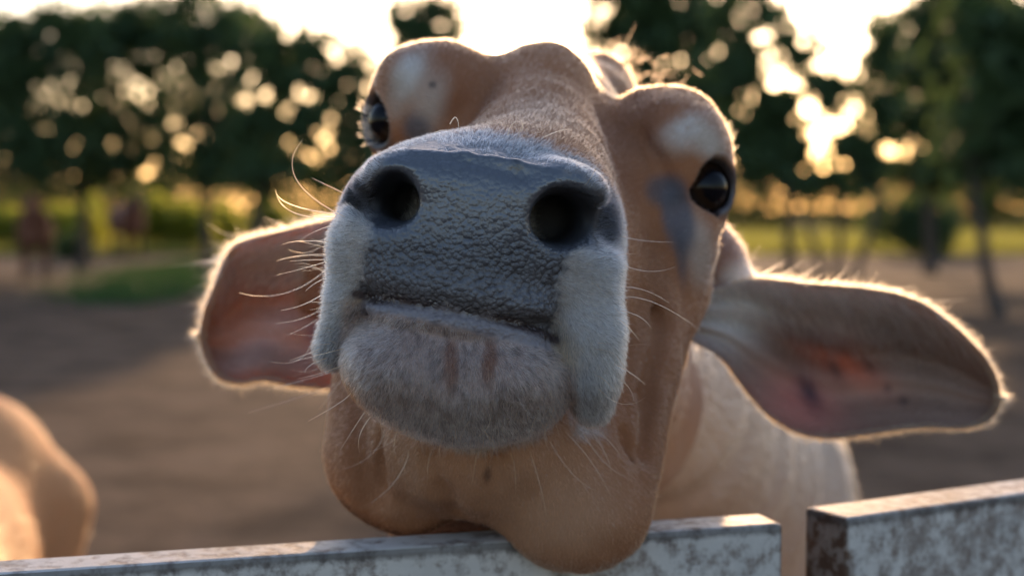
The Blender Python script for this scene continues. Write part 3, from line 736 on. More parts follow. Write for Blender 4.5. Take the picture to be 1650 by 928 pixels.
# ear roots fur
for r in roots_:
    ew = c2w(r[0]); en = vnormals(ew, r[1]); n = 7000
    ids, B = scatter(ew, r[1], np.ones(len(ew)), n); rp = interp(ew, r[1], ids, B); rn = interp(en, r[1], ids, B); rc = interp(r[2], r[1], ids, B)
    sgn = 1 if rp[:, 0].mean() > 0 else -1
    hair_object('fur', rp - off, rn, np.tile(np.array([sgn * 1.0, 0, -0.5]), (n, 1)), np.full(n, 0.009), np.clip(rc * 1.15, 0, .9), M_FUR, cow, radius=0.00022, lift=0.3)

# ------------------------------------------------------------------ whiskers and lashes: tapering tubes traced through real space
def strands(name, specs, mat, r0, parent, off, colr_=(0.62, 0.38, 0.18, 1)):
    """specs: list of (list of world points, radius scale)"""
    n = len(specs); npt = 9; pts = np.zeros((n, npt, 3)); rad = np.zeros((n, npt))
    for i, (p, rs) in enumerate(specs):
        p = np.array(p); t = np.linspace(0, 1, npt)
        a, b, c = p[0], p[1], p[2]
        pts[i] = (1 - t)[:, None] ** 2 * a + 2 * (t * (1 - t))[:, None] * (2 * b - 0.5 * (a + c)) + (t ** 2)[:, None] * c
        rad[i] = r0 * rs * np.linspace(1, 0.15, npt) ** 0.8
    hc = bpy.data.hair_curves.new(name); hc.add_curves([npt] * n); hc.points.foreach_set('position', (pts - off).astype(np.float32).ravel())
    ra = hc.attributes.get('radius') or hc.attributes.new('radius', 'FLOAT', 'POINT'); ra.data.foreach_set('value', rad.astype(np.float32).ravel())
    ca = hc.attributes.new('hcol', 'FLOAT_COLOR', 'CURVE'); ca.data.foreach_set('color', np.tile(np.array(colr_, np.float32), (n, 1)).ravel())
    o = bpy.data.objects.new(name, hc); COL.objects.link(o); hc.materials.append(mat); o.parent = parent; return o
WH = [  # root x,y ; mid x,y ; tip x,y ; depth change towards the tip
    (545, 345, 470, 330, 444, 306, -.01), (548, 350, 480, 345, 446, 316, -.005), (560, 352, 478, 290, 487, 226, .0), (556, 312, 530, 300, 503, 287, 0), (540, 362, 510, 372, 482, 388, 0), (540, 392, 490, 388, 455, 394, 0),
    (527, 410, 485, 412, 446, 420, -.01), (530, 418, 495, 419, 468, 421, -.01), (530, 420, 490, 432, 446, 443, -.015), (528, 432, 460, 472, 386, 472, -.01), (530, 446, 510, 455, 492, 469, 0), (528, 440, 500, 430, 480, 432, 0),
    (525, 470, 490, 490, 453, 500, -.01), (515, 500, 480, 515, 443, 521, -.01), (510, 515, 485, 530, 462, 540, 0), (505, 545, 480, 580, 434, 582, -.01), (520, 560, 490, 572, 466, 581, -.01), (560, 560, 520, 570, 470, 582, -.01),
    (530, 600, 490, 612, 430, 628, -.01), (540, 618, 480, 640, 400, 665, -.015), (552, 610, 535, 632, 515, 660, 0), (566, 632, 545, 650, 497, 678, 0), (590, 660, 570, 690, 548, 725, 0), (620, 690, 600, 730, 555, 755, 0), (660, 720, 640, 770, 597, 810, 0),
    (600, 668, 580, 700, 580, 730, 0), (560, 585, 520, 600, 480, 610, -.01), (545, 600, 500, 600, 470, 606, -.01), (535, 575, 505, 585, 490, 600, 0), (640, 705, 615, 720, 590, 728, 0),
    (1000, 425, 1045, 437, 1088, 430, .02), (1002, 462, 1040, 468, 1078, 488, .02), (1003, 478, 1060, 490, 1128, 532, .03), (990, 510, 1010, 525, 1030, 548, .01), (1000, 380, 1040, 388, 1085, 390, .02), (995, 500, 1030, 510, 1050, 530, .01),
    (880, 700, 920, 760, 960, 790, 0), (850, 715, 870, 780, 880, 830, 0), (930, 680, 970, 740, 1010, 768, 0), (905, 690, 950, 740, 985, 800, 0), (820, 722, 830, 760, 830, 800, 0), (960, 690, 990, 720, 1000, 740, 0), (770, 722, 765, 750, 760, 780, 0), (700, 715, 690, 745, 690, 770, 0),
    (940, 300, 950, 290, 962, 267, 0), (838, 215, 842, 200, 833, 190, 0), (818, 222, 822, 205, 832, 196, 0), (835, 222, 840, 205, 848, 198, 0), (870, 225, 890, 215, 915, 208, 0), (725, 200, 735, 190, 740, 212, 0), (832, 150, 836, 140, 840, 128, 0), (700, 215, 712, 210, 722, 212, 0),
    (960, 620, 1000, 650, 1040, 640, .01), (985, 585, 1015, 600, 1040, 620, .01), (950, 690, 975, 730, 985, 760, 0)]
specs = []
for (a, b, c, d_, e, g, dz) in WH:
    r0 = hit(a, b); dr = w2c(r0)[2]
    if dr > 1.0 or dr < 0.78: dr = 0.85
    specs.append(([PW(a, b, dr + 0.002), PW(c, d_, dr + dz * 0.5 - .004), PW(e, g, dr + dz - .008)], RNG.uniform(0.8, 1.2)))
for _ in range(70):                                                  # fine short bristles on lip and chin edges
    side = RNG.random()
    if side < .4: a, b = RNG.uniform(515, 545), RNG.uniform(380, 600); ang = RNG.uniform(165, 200)
    elif side < .75: a, b = RNG.uniform(590, 900), 0; b = 700 - 0.0009 * (a - 745) ** 2 * 2 + RNG.uniform(-25, 15); ang = RNG.uniform(-130, -50)
    else: a, b = RNG.uniform(950, 1000), RNG.uniform(400, 680); ang = RNG.uniform(-60, 10)
    L = RNG.uniform(14, 55); r0 = hit(a, b); dr = w2c(r0)[2]
    if dr > 0.93: continue
    ca_, sa_ = math.cos(R(ang)), math.sin(R(ang)); bend = RNG.uniform(-.15, .15) * L
    specs.append(([PW(a, b, dr + .002), PW(a + ca_ * L * .5 + sa_ * bend, b - sa_ * L * .5 + ca_ * bend, dr - .006), PW(a + ca_ * L, b - sa_ * L, dr - .01)], RNG.uniform(.35, .7)))
strands('whiskers', specs, M_FUR, 0.00024, cow, off)
lash = []
for _ in range(46):                                                  # left eye lashes, catching the sun
    t = RNG.random(); a, b = 606 + 12 * t + RNG.uniform(-2, 2), 160 + 70 * t
    ang = R(RNG.uniform(150, 215)); L = RNG.uniform(18, 42)
    lash.append(([PW(a + 6, b, 1.05), PW(a + math.cos(ang) * L * .5, b - math.sin(ang) * L * .5 + 5, 1.045), PW(a + math.cos(ang) * L, b - math.sin(ang) * L, 1.05)], 1.0))
for _ in range(16):
    t = RNG.random(); a, b = 1150 + 18 * t, 190 + 70 * t; ang = R(RNG.uniform(10, 50)); L = RNG.uniform(14, 34)
    lash.append(([PW(a - 4, b, 1.05), PW(a + math.cos(ang) * L * .5, b - math.sin(ang) * L * .5, 1.05), PW(a + math.cos(ang) * L, b - math.sin(ang) * L - 4, 1.06)], 0.9))
strands('eyelashes', lash, M_FUR, 0.00035, cow, off)
# rough tuft behind the poll
n = 260; c0 = PW(978, 130, 1.27); rp = c0 + RNG.standard_normal((n, 3)) * np.array([0.02, 0.012, 0.012])
hair_object('poll_tuft', rp - off, np.tile([0, 0, 1.0], (n, 1)), RNG.standard_normal((n, 3)) + np.array([0.8, 0, 0.2]), np.full(n, 0.012), np.tile([0.30, 0.14, 0.07], (n, 1)), M_FUR, cow, radius=0.0002, lift=0.8, curl=0.4)

# ------------------------------------------------------------------ other cattle
def cattle(loc, yaw, s, cols, label, seed, near=False, low=False, legs=True):
    e = empty('cow', loc, yaw); tag(e, label, 'cow', 'cattle in the paddock')
    v, q = cow_field(vox=0.016 if near else 0.03, low_head=low, famp=0.026, ffr=0.75); v = v * s; q = orient(v, q)
    c = cow_colour(v / s, *cols, seed)
    mk_mesh('body', v, q, M_HIDE, e, True, dict(Col=c, skin=np.zeros(len(v)), wet=np.zeros(len(v)), cobble=np.zeros(len(v))))
    for sd in (-1, 1):
        hx = (1.24, 0.09, 0.86) if False else None
    return e, v, q, c
FAWN = ((0.68, 0.32, 0.13), (0.46, 0.22, 0.10), (0.62, 0.46, 0.33)); BROWN = ((0.17, 0.065, 0.035), (0.09, 0.035, 0.02), (0.12, 0.06, 0.04))
lc, lv, lq, lcol = cattle((-1.065, 2.28, 0), R(-84), 0.785, FAWN, 'pale fawn cow with a sunlit side at the left edge behind the fence', 31, near=True, low=True)
def coat(e, v, q, c, n, wts, L=0.012, rad=0.0004):
    nn = vnormals(v, q); ids, B = scatter(v, q, wts, n)
    rp = interp(v, q, ids, B); rn = interp(nn, q, ids, B); rc = interp(c, q, ids, B)
    hair_object('fur', rp, rn, np.tile(np.array([-1.0, 0, -0.5]), (n, 1)) + 0.2 * RNG.standard_normal((n, 3)), np.full(n, L), np.clip(rc * (1 + .2 * RNG.standard_normal((n, 1))), .01, .9), M_FUR, e, radius=rad, lift=0.3)
coat(lc, lv, lq, lcol, 60000, 0.05 + ss(lv[:, 2], 0.5, 0.9) * ss(lv[:, 0], -0.4, 0.2) * (1 - ss(lv[:, 0], .8, 1.0)))
# coat of the near cow's body (local to its root)
wb = bw - off; nb = vnormals(wb, bq); ids, B = scatter(wb, bq, 0.03 + ss(bv[:, 2], 0.5, 0.9) * ss(bv[:, 0], -0.3, 0.2) * 1.0, 60000)
rp = interp(wb, bq, ids, B); rn = interp(nb, bq, ids, B); rc = interp(bc, bq, ids, B)
hair_object('fur', rp, rn, np.tile(np.array([0, 1.0, -0.5]), (len(rp), 1)), np.full(len(rp), 0.012), np.clip(rc, 0, .9), M_FUR, cow, radius=0.0004, lift=0.3)
def eyes_for(e, s):
    for sd in (-1, 1):
        sv, sq = sphere(0.021 * s, 16, 10); mk_mesh('eye', sv + np.array([1.24, sd * 0.083, 1.29]) * s, orient(sv, sq), M_EYE, e, True, dict(Col=np.tile([0.01, .008, .008], (len(sv), 1))))
# head of that cow is lowered, out of the frame
c1 = cattle(tuple(PW(57, 437, 28)[:2]) + (0,), R(-74), 1.15, BROWN, 'dark brown cow far off at the left edge, facing the camera', 41)[0]; eyes_for(c1, 1.2)
c2 = cattle(tuple(PW(207, 404, 40)[:2]) + (0,), R(-64), 1.25, ((0.20, 0.075, 0.04), (0.1, .04, .03), (0.12, 0.07, 0.05)), 'reddish brown cow farther off beside the yellow-green bushes', 43)[0]; eyes_for(c2, 1.3)

# ------------------------------------------------------------------ fence
def m_paint():
    t = NT('worn_white_paint'); co = t.coord()
    big = t.noise(14, 6, 0.65, co, (1, 1, 1.0)); sm = t.noise(70, 5, 0.7, co); vs_ = t.noise(9, 5, 0.7, co, (1, 1, 0.25))
    white = t.mix(big, (0.34, 0.34, 0.33), (0.68, 0.65, 0.60))
    grime = t.ramp(t.math('ADD', t.math('MULTIPLY', sm, 0.6), t.math('MULTIPLY', vs_, 0.5)), [(0.52, (0, 0, 0)), (0.62, (1, 1, 1))])
    grime = t.mix(t.noise(160, 4, .7, co), t.math('MULTIPLY', grime, 0.25), t.math('MULTIPLY', grime, 1.6))
    geo = t.attr('edge', 'Fac')
    gm = t.math('ADD', t.math('MULTIPLY', grime, 0.75), t.math('MULTIPLY', geo, t.math('ADD', sm, 0.25)))
    gm = t.new('Clamp'), gm; t.link(gm[1], gm[0].inputs[0]); gm = gm[0].outputs[0]
    c = t.mix(gm, white, t.mix(t.noise(40, 3, .6, co), (0.028, 0.022, 0.02), (0.16, 0.09, 0.055)))
    sx = t.new('SeparateXYZ'); t.link(co, sx.inputs[0]); dz = t.math('SUBTRACT', t.attr('ztop', 'Fac'), sx.outputs[2])
    line = t.ramp(t.math('ADD', dz, t.math('MULTIPLY', sm, -0.010)), [(0.0, (1, 1, 1)), (0.003, (0, 0, 0))]); geon = t.new('NewGeometry'); sn = t.new('SeparateXYZ'); t.link(geon.outputs['Normal'], sn.inputs[0])
    line = t.math('MULTIPLY', line, t.math('LESS_THAN', sn.outputs[2], 0.9))
    c = t.mix(t.math('MULTIPLY', line, t.math('ADD', 0.25, t.math('MULTIPLY', big, 0.9))), c, (0.035, 0.028, 0.026))
    t.set(Base_Color=c, Roughness=0.6, Normal=t.bump(t.math('ADD', sm, t.math('MULTIPLY', gm, -0.5)), 0.0015, 0.7)); return t.m
M_PAINT = m_paint()
def box(lo, hi, bev=0.002, nseg=1):
    """bevelled box as verts/faces via bmesh"""
    import bmesh
    bm = bmesh.new(); bmesh.ops.create_cube(bm, size=1)
    lo, hi = np.array(lo), np.array(hi)
    for vtx in bm.verts: vtx.co = Vector(tuple((np.array(vtx.co) + 0.5) * (hi - lo) + lo))
    bmesh.ops.bevel(bm, geom=list(bm.edges), offset=bev, segments=2, affect='EDGES', profile=0.6)
    return bm
def bm_obj(name, bms, mat, parent=None, edge=None):
    import bmesh
    me = bpy.data.meshes.new(name); out = bmesh.new()
    for b in bms:
        tmp = bpy.data.meshes.new('t'); b.to_mesh(tmp); b.free(); out.from_mesh(tmp); bpy.data.meshes.remove(tmp)
    out.to_mesh(me); out.free(); me.materials.append(mat)
    for p in me.polygons: p.use_smooth = False
    o = bpy.data.objects.new(name, me); COL.objects.link(o)
    if parent is not None: o.parent = parent
    if edge:
        at = me.attributes.new('edge', 'FLOAT', 'POINT'); at.data.foreach_set('value', [edge(v.co) for v in me.vertices])
    return o
def rail_run(A, B_, top, thick, heights, label, posts, name='fence', ext0=0.0, ext1=0.0):
    """A,B world xy of the camera-side top edge; boards hang below `top`; thick goes away from the camera"""
    A = np.array(A, float); B_ = np.array(B_, float); d = B_ - A; L = np.linalg.norm(d); yaw = math.atan2(d[1], d[0])
    e = empty(name, (A[0], A[1], 0), yaw); tag(e, label, 'fence', 'worn white fence sections')
    for (h0, h1) in heights:
        nm = 'board'
        # subdivide length for a painted-edge attribute
        import bmesh
        b = box((-ext0, 0, h0), (L + ext1, thick, h1), 0.0035)
        ob_ = bm_obj(nm, [b], M_PAINT, e, lambda c, L=L, t=thick: 1.0 if (c.x > L + ext1 - 0.001 or c.x < -ext0 + 0.001) else 0.0)
        at_ = ob_.data.attributes.new('ztop', 'FLOAT', 'POINT'); at_.data.foreach_set('value', [h1] * len(ob_.data.vertices))
    for x in posts:
        bm_obj('post', [box((x - 0.05, thick + 0.002, 0), (x + 0.05, thick + 0.09, top - 0.03), 0.004)], M_PAINT, e)
    return e
a0 = PW(0, 924, 0.862); a1 = PW(1262, 843, 1.000); topz = 0.5 * (a0[2] + a1[2])
dirv = (a1[:2] - a0[:2]); a0x = a0[:2] - dirv * 1.2
rail_run(a0x, a1[:2], topz, 0.037, [(topz - 0.16, topz), (topz - 0.42, topz - 0.26), (topz - 0.70, topz - 0.54), (topz - 0.96, topz - 0.80)], 'long worn white board fence section under the cow\'s chin', [0.3, 1.04 * 0 + 0.62 * 0 + 0.05])
b0 = PW(1365, 832, 1.02); b1 = PW(1650, 797, 1.11); t2 = 0.5 * (b0[2] + b1[2]); dv2 = b1[:2] - b0[:2]
rail_run(b0[:2], b0[:2] + dv2 * 6, t2, 0.045, [(t2 - 0.22, t2), (t2 - 0.50, t2 - 0.30), (t2 - 0.78, t2 - 0.58), (t2 - 1.03, t2 - 0.86)], 'shorter worn white board fence section with its dark end grain at the right edge', [0.5, 0.95])

# ------------------------------------------------------------------ ground
def m_ground():
    t = NT('bare_earth'); co = t.coord()
    a = t.noise(0.5, 6, 0.65, co); b = t.noise(1.6, 6, 0.7, co); c = t.noise(14, 5, 0.6, co)
    col = t.mix(a, (0.065, 0.040, 0.026), (0.185, 0.122, 0.080)); col = t.mix(t.ramp(b, [(0.42, (0, 0, 0)), (0.62, (1, 1, 1))]), col, (0.042, 0.025, 0.016)); col = t.mix(0.35, col, t.mix(c, (0.3, 0.3, 0.3), (1.3, 1.3, 1.3)), 'MULTIPLY')
    g = t.attr('green', 'Fac'); gn = t.mix(t.noise(1.5, 5, .6, co), (0.08, 0.10, 0.025), (0.20, 0.20, 0.06)); col = t.mix(g, col, gn)
    t.set(Base_Color=col, Roughness=0.95, Normal=t.bump(t.math('ADD', b, t.math('MULTIPLY', c, 0.4)), 0.05, 0.9)); t.b.inputs['Specular IOR Level'].default_value = 0.1
    return t.m
M_GROUND = m_ground()
gx = np.concatenate([np.linspace(-1500, -60, 12), np.linspace(-50, 50, 161), np.linspace(60, 1500, 12)]); gy = np.concatenate([np.linspace(-60, -2, 12), np.linspace(0, 90, 181), np.linspace(100, 3000, 20)])
GX, GY = np.meshgrid(gx, gy, indexing='ij'); pts = np.stack([GX, GY, np.zeros_like(GX)], -1).reshape(-1, 3)
pts[:, 2] = 0.03 * noise3(pts, 0.5, 51) * (np.abs(pts[:, 0]) < 50) * ss(pts[:, 1], 5, 8)
i, j = np.meshgrid(np.arange(len(gx) - 1), np.arange(len(gy) - 1), indexing='ij'); a = (i * len(gy) + j).ravel(); gq = np.stack([a, a + len(gy), a + len(gy) + 1, a + 1], 1)
gd = pts[:, 1] + 3 * noise3(pts, 0.12, 52)
green = ss(gd, 46, 52) + 0 * gd
gnd = mk_mesh('ground', pts, gq, M_GROUND, None, True, dict(green=green)); tag(gnd, kind='structure')

def m_leaf(name, c1, c2, trans, tr_amt=0.45):
    t = NT(name); n = t.attr('rnd', 'Fac'); c = t.mix(n, c1, c2); t.set(Base_Color=c, Roughness=0.5)
    t.b.inputs['Specular IOR Level'].default_value = 0.25
    tr = t.new('BsdfTranslucent'); t.link(t.mix(n, trans, tuple(x * 0.7 for x in trans)), tr.inputs[0])
    mx = t.new('MixShader'); mx.inputs[0].default_value = tr_amt; t.link(t.b.outputs[0], mx.inputs[1]); t.link(tr.outputs[0], mx.inputs[2]); t.link(mx.outputs[0], t.out.inputs[0]); return t.m
M_LEAF = m_leaf('dark_leaf', (0.06, 0.11, 0.05), (0.10, 0.155, 0.07), (0.13, 0.19, 0.05), 0.5)
M_BUSH = m_leaf('sunny_leaf', (0.16, 0.19, 0.03), (0.30, 0.28, 0.04), (0.60, 0.60, 0.09), 0.7)
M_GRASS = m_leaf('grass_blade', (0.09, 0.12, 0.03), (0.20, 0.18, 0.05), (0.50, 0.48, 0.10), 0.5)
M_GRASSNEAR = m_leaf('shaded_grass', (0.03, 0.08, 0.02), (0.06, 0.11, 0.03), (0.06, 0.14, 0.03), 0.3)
M_FAR = m_leaf('far_leaf', (0.05, 0.08, 0.02), (0.09, 0.11, 0.03), (0.22, 0.24, 0.05), 0.45)
def m_bark():
    t = NT('bark'); n = t.noise(6, 6, .7, t.coord(), (1, 1, .25)); t.set(Base_Color=t.mix(n, (0.03, 0.022, 0.018), (0.11, 0.085, 0.07)), Roughness=0.9, Normal=t.bump(n, 0.03, 0.8)); return t.m
M_BARK = m_bark()
def leaves(centres, size, rng, aspect=1.9):
    """one folded leaf (two quads) per centre"""
    n = len(centres); a = rng.standard_normal((n, 3)); a /= np.linalg.norm(a, axis=1, keepdims=True); b = rng.standard_normal((n, 3)); b -= a * (a * b).sum(1, keepdims=True); b /= np.linalg.norm(b, axis=1, keepdims=True)
    c = np.cross(a, b); s = size * (0.6 + 0.8 * rng.random((n, 1)))
    v = np.stack([centres - a * s * aspect, centres + b * s * .6 + c * s * .15, centres + a * s * aspect, centres - b * s * .6 + c * s * .15], 1).reshape(-1, 3)
    i = np.arange(n)[:, None] * 4
    f = np.concatenate([i + np.array([[0, 1, 2]]), i + np.array([[0, 2, 3]])])
    return v, f, np.repeat(rng.random(n), 4)
def limb_mesh(segs, sides=8):
    V_, F_ = [], []; o = 0
    for (p0, r0, p1, r1) in segs:
        p0, p1 = np.array(p0), np.array(p1); d = p1 - p0; d = d / (np.linalg.norm(d) + 1e-9); u = np.cross(d, [0.3, 0.9, 0.1]); u /= np.linalg.norm(u); w_ = np.cross(d, u)
        an = np.linspace(0, 2 * math.pi, sides, endpoint=False)
        ring = np.outer(np.cos(an), u) + np.outer(np.sin(an), w_)
        V_ += [p0 + ring * r0, p1 + ring * r1]
        k = np.arange(sides); F_.append(np.stack([o + k, o + (k + 1) % sides, o + sides + (k + 1) % sides, o + sides + k], 1)); o += 2 * sides
    return np.concatenate(V_), np.concatenate(F_)
DENS = 0.52
def tree(loc, clumps, label, seed, trunk_h=1.7, trunk_r=0.14, n_leaf=12000, leaf=0.085, lean=0.0, stems=1, gap=0.35):
    """clumps: (dx, dy, z, rx, ry, rz) ellipsoids of foliage relative to the foot"""
    rng = np.random.default_rng(seed); e = empty('tree', loc); tag(e, label, 'tree', 'trees along the far side of the paddock')
    segs = []; tops = []
    for s_ in range(stems):
        off_ = np.array([(s_ - (stems - 1) / 2) * trunk_r * 3.2, rng.uniform(-.2, .2), 0]); p = off_.copy(); r = trunk_r
        for k in range(5):
            q = p + np.array([lean * .25 * trunk_h + rng.uniform(-.06, .06) + off_[0] * .35, rng.uniform(-.05, .05), trunk_h / 5]); segs.append((p, r * (1.25 if k == 0 else 1), q, r * .93)); p = q; r *= .93
        tops.append((p, r))
    for (dx, dy, z, rx, ry, rz) in clumps:
        t, r = tops[rng.integers(len(tops))]; c = np.array([dx, dy, z]); m = (t + c) / 2 + rng.uniform(-.2, .2, 3)
        segs += [(t, r * .6, m, r * .35), (m, r * .35, c, r * .15)]
        for _ in range(4):
            d = rng.standard_normal(3) * np.array([rx, ry, rz]) * .6; segs.append((m if _ < 2 else c, r * .15, c + d, r * .04))
    n_leaf = int(n_leaf * DENS)
    tv, tf = limb_mesh(segs); mk_mesh('trunk', tv, tf, M_BARK, e)
    vol = np.array([c[3] * c[4] * c[5] for c in clumps]) ** 0.75; pick = rng.choice(len(clumps), n_leaf, p=vol / vol.sum()); cl = np.array(clumps)[pick]
    d = rng.standard_normal((n_leaf, 3)); d /= np.linalg.norm(d, axis=1, keepdims=True); rr = rng.random((n_leaf, 1)) ** 0.45
    ctr = cl[:, :3] + d * rr * cl[:, 3:] * (1 + 0.30 * rng.standard_normal((n_leaf, 1)))
    wpt = ctr + np.array(loc); wq_ = wpt * np.array([1, .3, 1]); keep = (noise3(wq_, 3.2, seed) * .5 + noise3(wq_, 7.0, seed + 1) * .55) > -gap * .31
    ctr = ctr[keep]
    lv_, lf_, rnd = leaves(ctr, leaf, rng); mk_mesh('crown', lv_, lf_, M_LEAF, e, False, dict(rnd=rnd))
    return e
def ft(x, d):        # foot on the ground below photo column x at depth d
    p = PW(x, 340, d); return (float(p[0]), float(p[1]), 0.0)
def K(x, y, rx, ry, d, foot, dy=0.0, thick=None):
    """foliage clump centred at photo x, y (radii in photo px) for a tree standing at `foot`"""
    p = PW(x, y, d + dy); s = (d + dy) / F
    return (p[0] - foot[0], p[1] - foot[1], p[2], rx * s, (thick or rx * s * 0.8), ry * s)
def T(x, d, cl, label, seed, **kw):
    f_ = ft(x, d); return tree(f_, [K(c[0], c[1], c[2], c[3], d, f_, *(c[4:])) for c in cl], label, seed, **kw)
T(-45, 30, [(20, 55, 80, 45), (90, 45, 60, 40), (20, 110, 95, 85), (60, 210, 100, 80), (-60, 180, 100, 110), (110, 90, 70, 60), (30, 270, 100, 36)], 'dark leafy tree at the left edge of the tree line', 101, gap=.42, n_leaf=22000)
T(135, 32, [(165, 50, 70, 50), (235, 45, 60, 50), (175, 90, 80, 75), (240, 80, 80, 80), (150, 200, 90, 80), (250, 215, 90, 80), (200, 270, 110, 40)], 'dark leafy tree behind the reddish brown cow', 102, gap=.34, n_leaf=20000)
T(335, 31, [(310, 20, 70, 50), (380, 40, 80, 40), (330, 70, 75, 65), (390, 110, 80, 80), (310, 190, 80, 70), (400, 220, 80, 70), (350, 275, 90, 38)], 'round dark tree above the pale ear edge, left half', 103, gap=.32, n_leaf=20000)
T(412, 29, [(450, 80, 75, 60), (530, 100, 60, 40), (500, 130, 75, 60), (430, 190, 70, 70), (520, 210, 80, 80), (570, 150, 60, 55), (470, 275, 100, 45), (590, 240, 60, 80)], 'dark tree with sun-flecked leaves left of the cow\'s head', 104, gap=.36, n_leaf=22000)
T(690, 36, [(655, 30, 42, 40), (710, 30, 40, 40), (690, 60, 55, 40), (690, 110, 70, 50), (700, 190, 80, 60), (650, 240, 80, 60)], 'tree whose top shows just above the cow\'s left brow', 105, n_leaf=20000, gap=.6)
T(1010, 33, [(985, 40, 55, 60), (1060, 20, 80, 50), (1150, 20, 60, 50), (1060, 80, 80, 75), (1010, 150, 80, 70), (1120, 150, 80, 70), (1180, 220, 70, 60), (1020, -20, 90, 60), (1090, 240, 100, 60), (1150, 60, 50, 50)], 'tall dark tree right of the cow\'s poll', 106, n_leaf=34000, gap=.42)
T(1273, 27, [(1210, 200, 60, 60), (1260, 240, 50, 40), (1190, 120, 55, 60), (1250, 175, 45, 45), (1220, 265, 70, 35), (1200, 20, 60, 50), (1280, 255, 40, 30)], 'thin open tree with two slim trunks beside the bright gap', 107, n_leaf=15000, stems=1, trunk_h=1.5, trunk_r=.11, gap=.15)
T(1350, 26, [(1285, 70, 45, 60), (1425, 85, 45, 60), (1330, 150, 50, 40), (1400, 250, 40, 50), (1310, 290, 45, 25), (1420, 180, 40, 60), (1370, 230, 35, 30), (1370, 295, 50, 22)], 'slim multi-stemmed tree standing in the bright gap', 108, n_leaf=8000, stems=3, trunk_h=1.7, trunk_r=.07, gap=.15)
T(1500, 30, [(1480, 80, 70, 80), (1540, 60, 90, 90), (1450, 180, 65, 60), (1530, 180, 90, 80), (1500, 270, 90, 40), (1560, -20, 80, 60), (1470, 120, 50, 60)], 'broad dark tree right of the bright gap', 109, n_leaf=30000, gap=.5)
T(1622, 18, [(1650, 60, 110, 90), (1620, 160, 100, 80), (1680, 220, 90, 80), (1600, 250, 80, 50), (1580, 30, 50, 60), (1700, 120, 100, 110)], 'large near tree with a leaning trunk at the right edge', 110, n_leaf=24000, trunk_h=1.5, trunk_r=.09, lean=-.25, gap=.75, leaf=.07)
for k, (x, d, cl) in enumerate((( -300, 30, [(-250, 100, 130, 120), (-330, 200, 130, 110)]), (1900, 28, [(1850, 80, 140, 130), (1950, 180, 140, 130)]), (2250, 30, [(2200, 80, 150, 130), (2300, 190, 150, 120)]), (-650, 31, [(-600, 90, 150, 120), (-700, 190, 150, 120)]))):
    T(x, d, cl, ['spreading tree just outside the left of the view', 'spreading tree just outside the right of the view', 'outermost tree to the right, beyond the view', 'outermost tree to the left, beyond the view'][k], 120 + k, n_leaf=14000)

# sunlit bushes beyond the trees
def bush(x, d, h, wdt, label, seed, n=5000, mat=None):
    rng = np.random.default_rng(seed); f_ = ft(x, d); e = empty('bush', f_); tag(e, label, 'bush', 'low bushes behind the trees')
    cl = [(rng.uniform(-.7, .7) * wdt, rng.uniform(-.6, .6), h * rng.uniform(.3, .6), wdt * rng.uniform(.35, .6), .7, h * rng.uniform(.35, .5)) for _ in range(6)]
    pick = rng.integers(0, 6, n); c = np.array(cl)[pick]; dd = rng.standard_normal((n, 3)); dd /= np.linalg.norm(dd, axis=1, keepdims=True)
    ctr = c[:, :3] + dd * c[:, 3:] * rng.random((n, 1)) ** .4; ctr[:, 2] = np.abs(ctr[:, 2])
    v, f, r = leaves(ctr, 0.07, rng); mk_mesh('foliage', v, f, mat or M_BUSH, e, False, dict(rnd=r))
    segs = [((0, 0, 0), .03, (c_[0] * .5, c_[1] * .5, c_[2]), .01) for c_ in cl]; a_, b_ = limb_mesh(segs, 5); mk_mesh('stems', a_, b_, M_BARK, e)
for k, (x, d, h, wd, lb) in enumerate(((10, 47, 1.9, 1.6, 'yellow-green bush at the left edge behind the dark cow'), (95, 46, 1.7, 1.2, 'bright yellow bush between the two distant cows'), (150, 48, 1.9, 1.2, 'yellow-green bush just left of the reddish cow'), (265, 46, 1.9, 1.5, 'pale yellow-green bush just right of the reddish cow'), (330, 49, 1.7, 1.3, 'small bush in front of the far trunks, left of the pale ear'), (390, 50, 1.8, 1.5, 'bush right of the far trunks above the pale ear'))):
    bush(x, d, h, wd, lb, 200 + k)
bush(1480, 42, 1.9, 1.4, 'dark round bush under the broad tree at the right', 230, 4000, M_LEAF); bush(112, 40, .75, .7, 'low dark bush between the two distant cows', 231, 2500, M_LEAF)

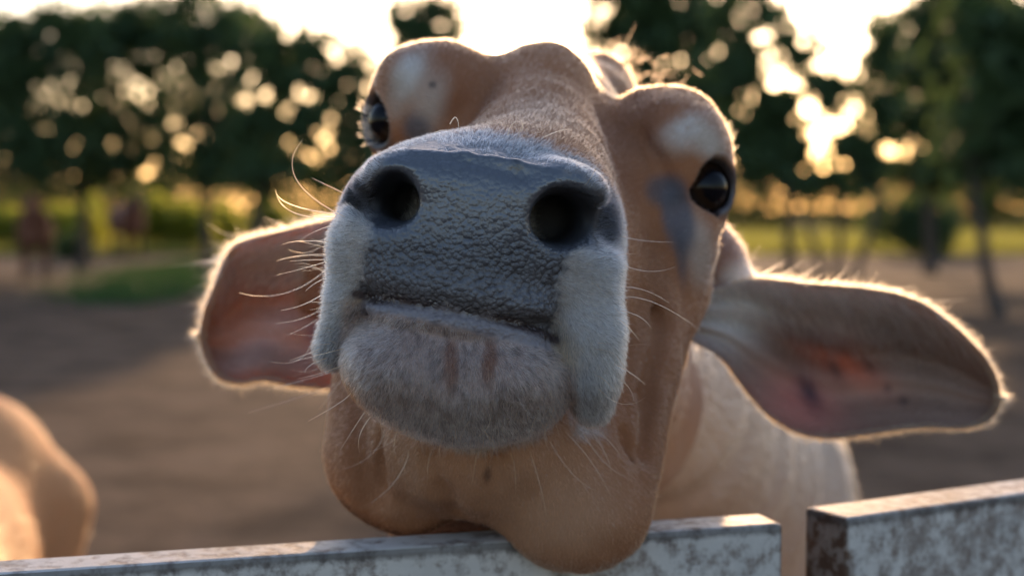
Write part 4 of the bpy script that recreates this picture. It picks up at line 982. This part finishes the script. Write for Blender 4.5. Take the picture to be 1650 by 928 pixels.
# distant wood closing the view beyond the meadow
rng = np.random.default_rng(77); n = 60000; hx = rng.uniform(-75, 75, n); top = 4.3 + 1.1 * noise3(np.stack([hx, 0 * hx, 0 * hx], 1), .16, 61) + .6 * noise3(np.stack([hx, 0 * hx, 0 * hx], 1), .6, 62)
ctr = np.stack([hx, 95 + rng.uniform(-3, 3, n), rng.random(n) ** .8 * top], 1); v, f, r = leaves(ctr, 0.16, rng); o = mk_mesh('distant_wood', v, f, M_FAR, None, False, dict(rnd=r)); tag(o, 'far-off low wood closing the view behind the meadow', 'wood', None, 'stuff')
# grasses: uncountable
def grass(name, pts_, h, mat, seed, wd=0.012):
    rng = np.random.default_rng(seed); n = len(pts_); a = rng.random(n) * 6.283; hh = h * (.5 + rng.random(n)); w_ = wd
    base = np.concatenate([pts_, np.zeros((n, 1))], 1); sx = np.stack([np.cos(a), np.sin(a), 0 * a], 1) * w_; ln = rng.standard_normal((n, 3)) * np.array([.35, .35, 0]) * hh[:, None]
    tip = base + ln + np.stack([0 * a, 0 * a, hh], 1); v = np.stack([base - sx, base + sx, tip], 1).reshape(-1, 3); f = np.arange(n)[:, None] * 3 + np.array([[0, 1, 2]])
    o = mk_mesh(name, v, f, mat, None, False, dict(rnd=np.repeat(rng.random(n), 3))); tag(o, kind='stuff'); return o
n = 60000; gp = np.stack([RNG.uniform(-26, 30, n), RNG.uniform(43, 75, n)], 1)
g1 = grass('meadow_grass', gp, 0.35, M_GRASS, 301, 0.04); tag(g1, 'sunlit yellow-green meadow beyond the trees', 'grass')
n = 16000
def gpt(x, y): d = 1.35 * F / (y - 340); return np.array([(x - CX) / F * d, d])
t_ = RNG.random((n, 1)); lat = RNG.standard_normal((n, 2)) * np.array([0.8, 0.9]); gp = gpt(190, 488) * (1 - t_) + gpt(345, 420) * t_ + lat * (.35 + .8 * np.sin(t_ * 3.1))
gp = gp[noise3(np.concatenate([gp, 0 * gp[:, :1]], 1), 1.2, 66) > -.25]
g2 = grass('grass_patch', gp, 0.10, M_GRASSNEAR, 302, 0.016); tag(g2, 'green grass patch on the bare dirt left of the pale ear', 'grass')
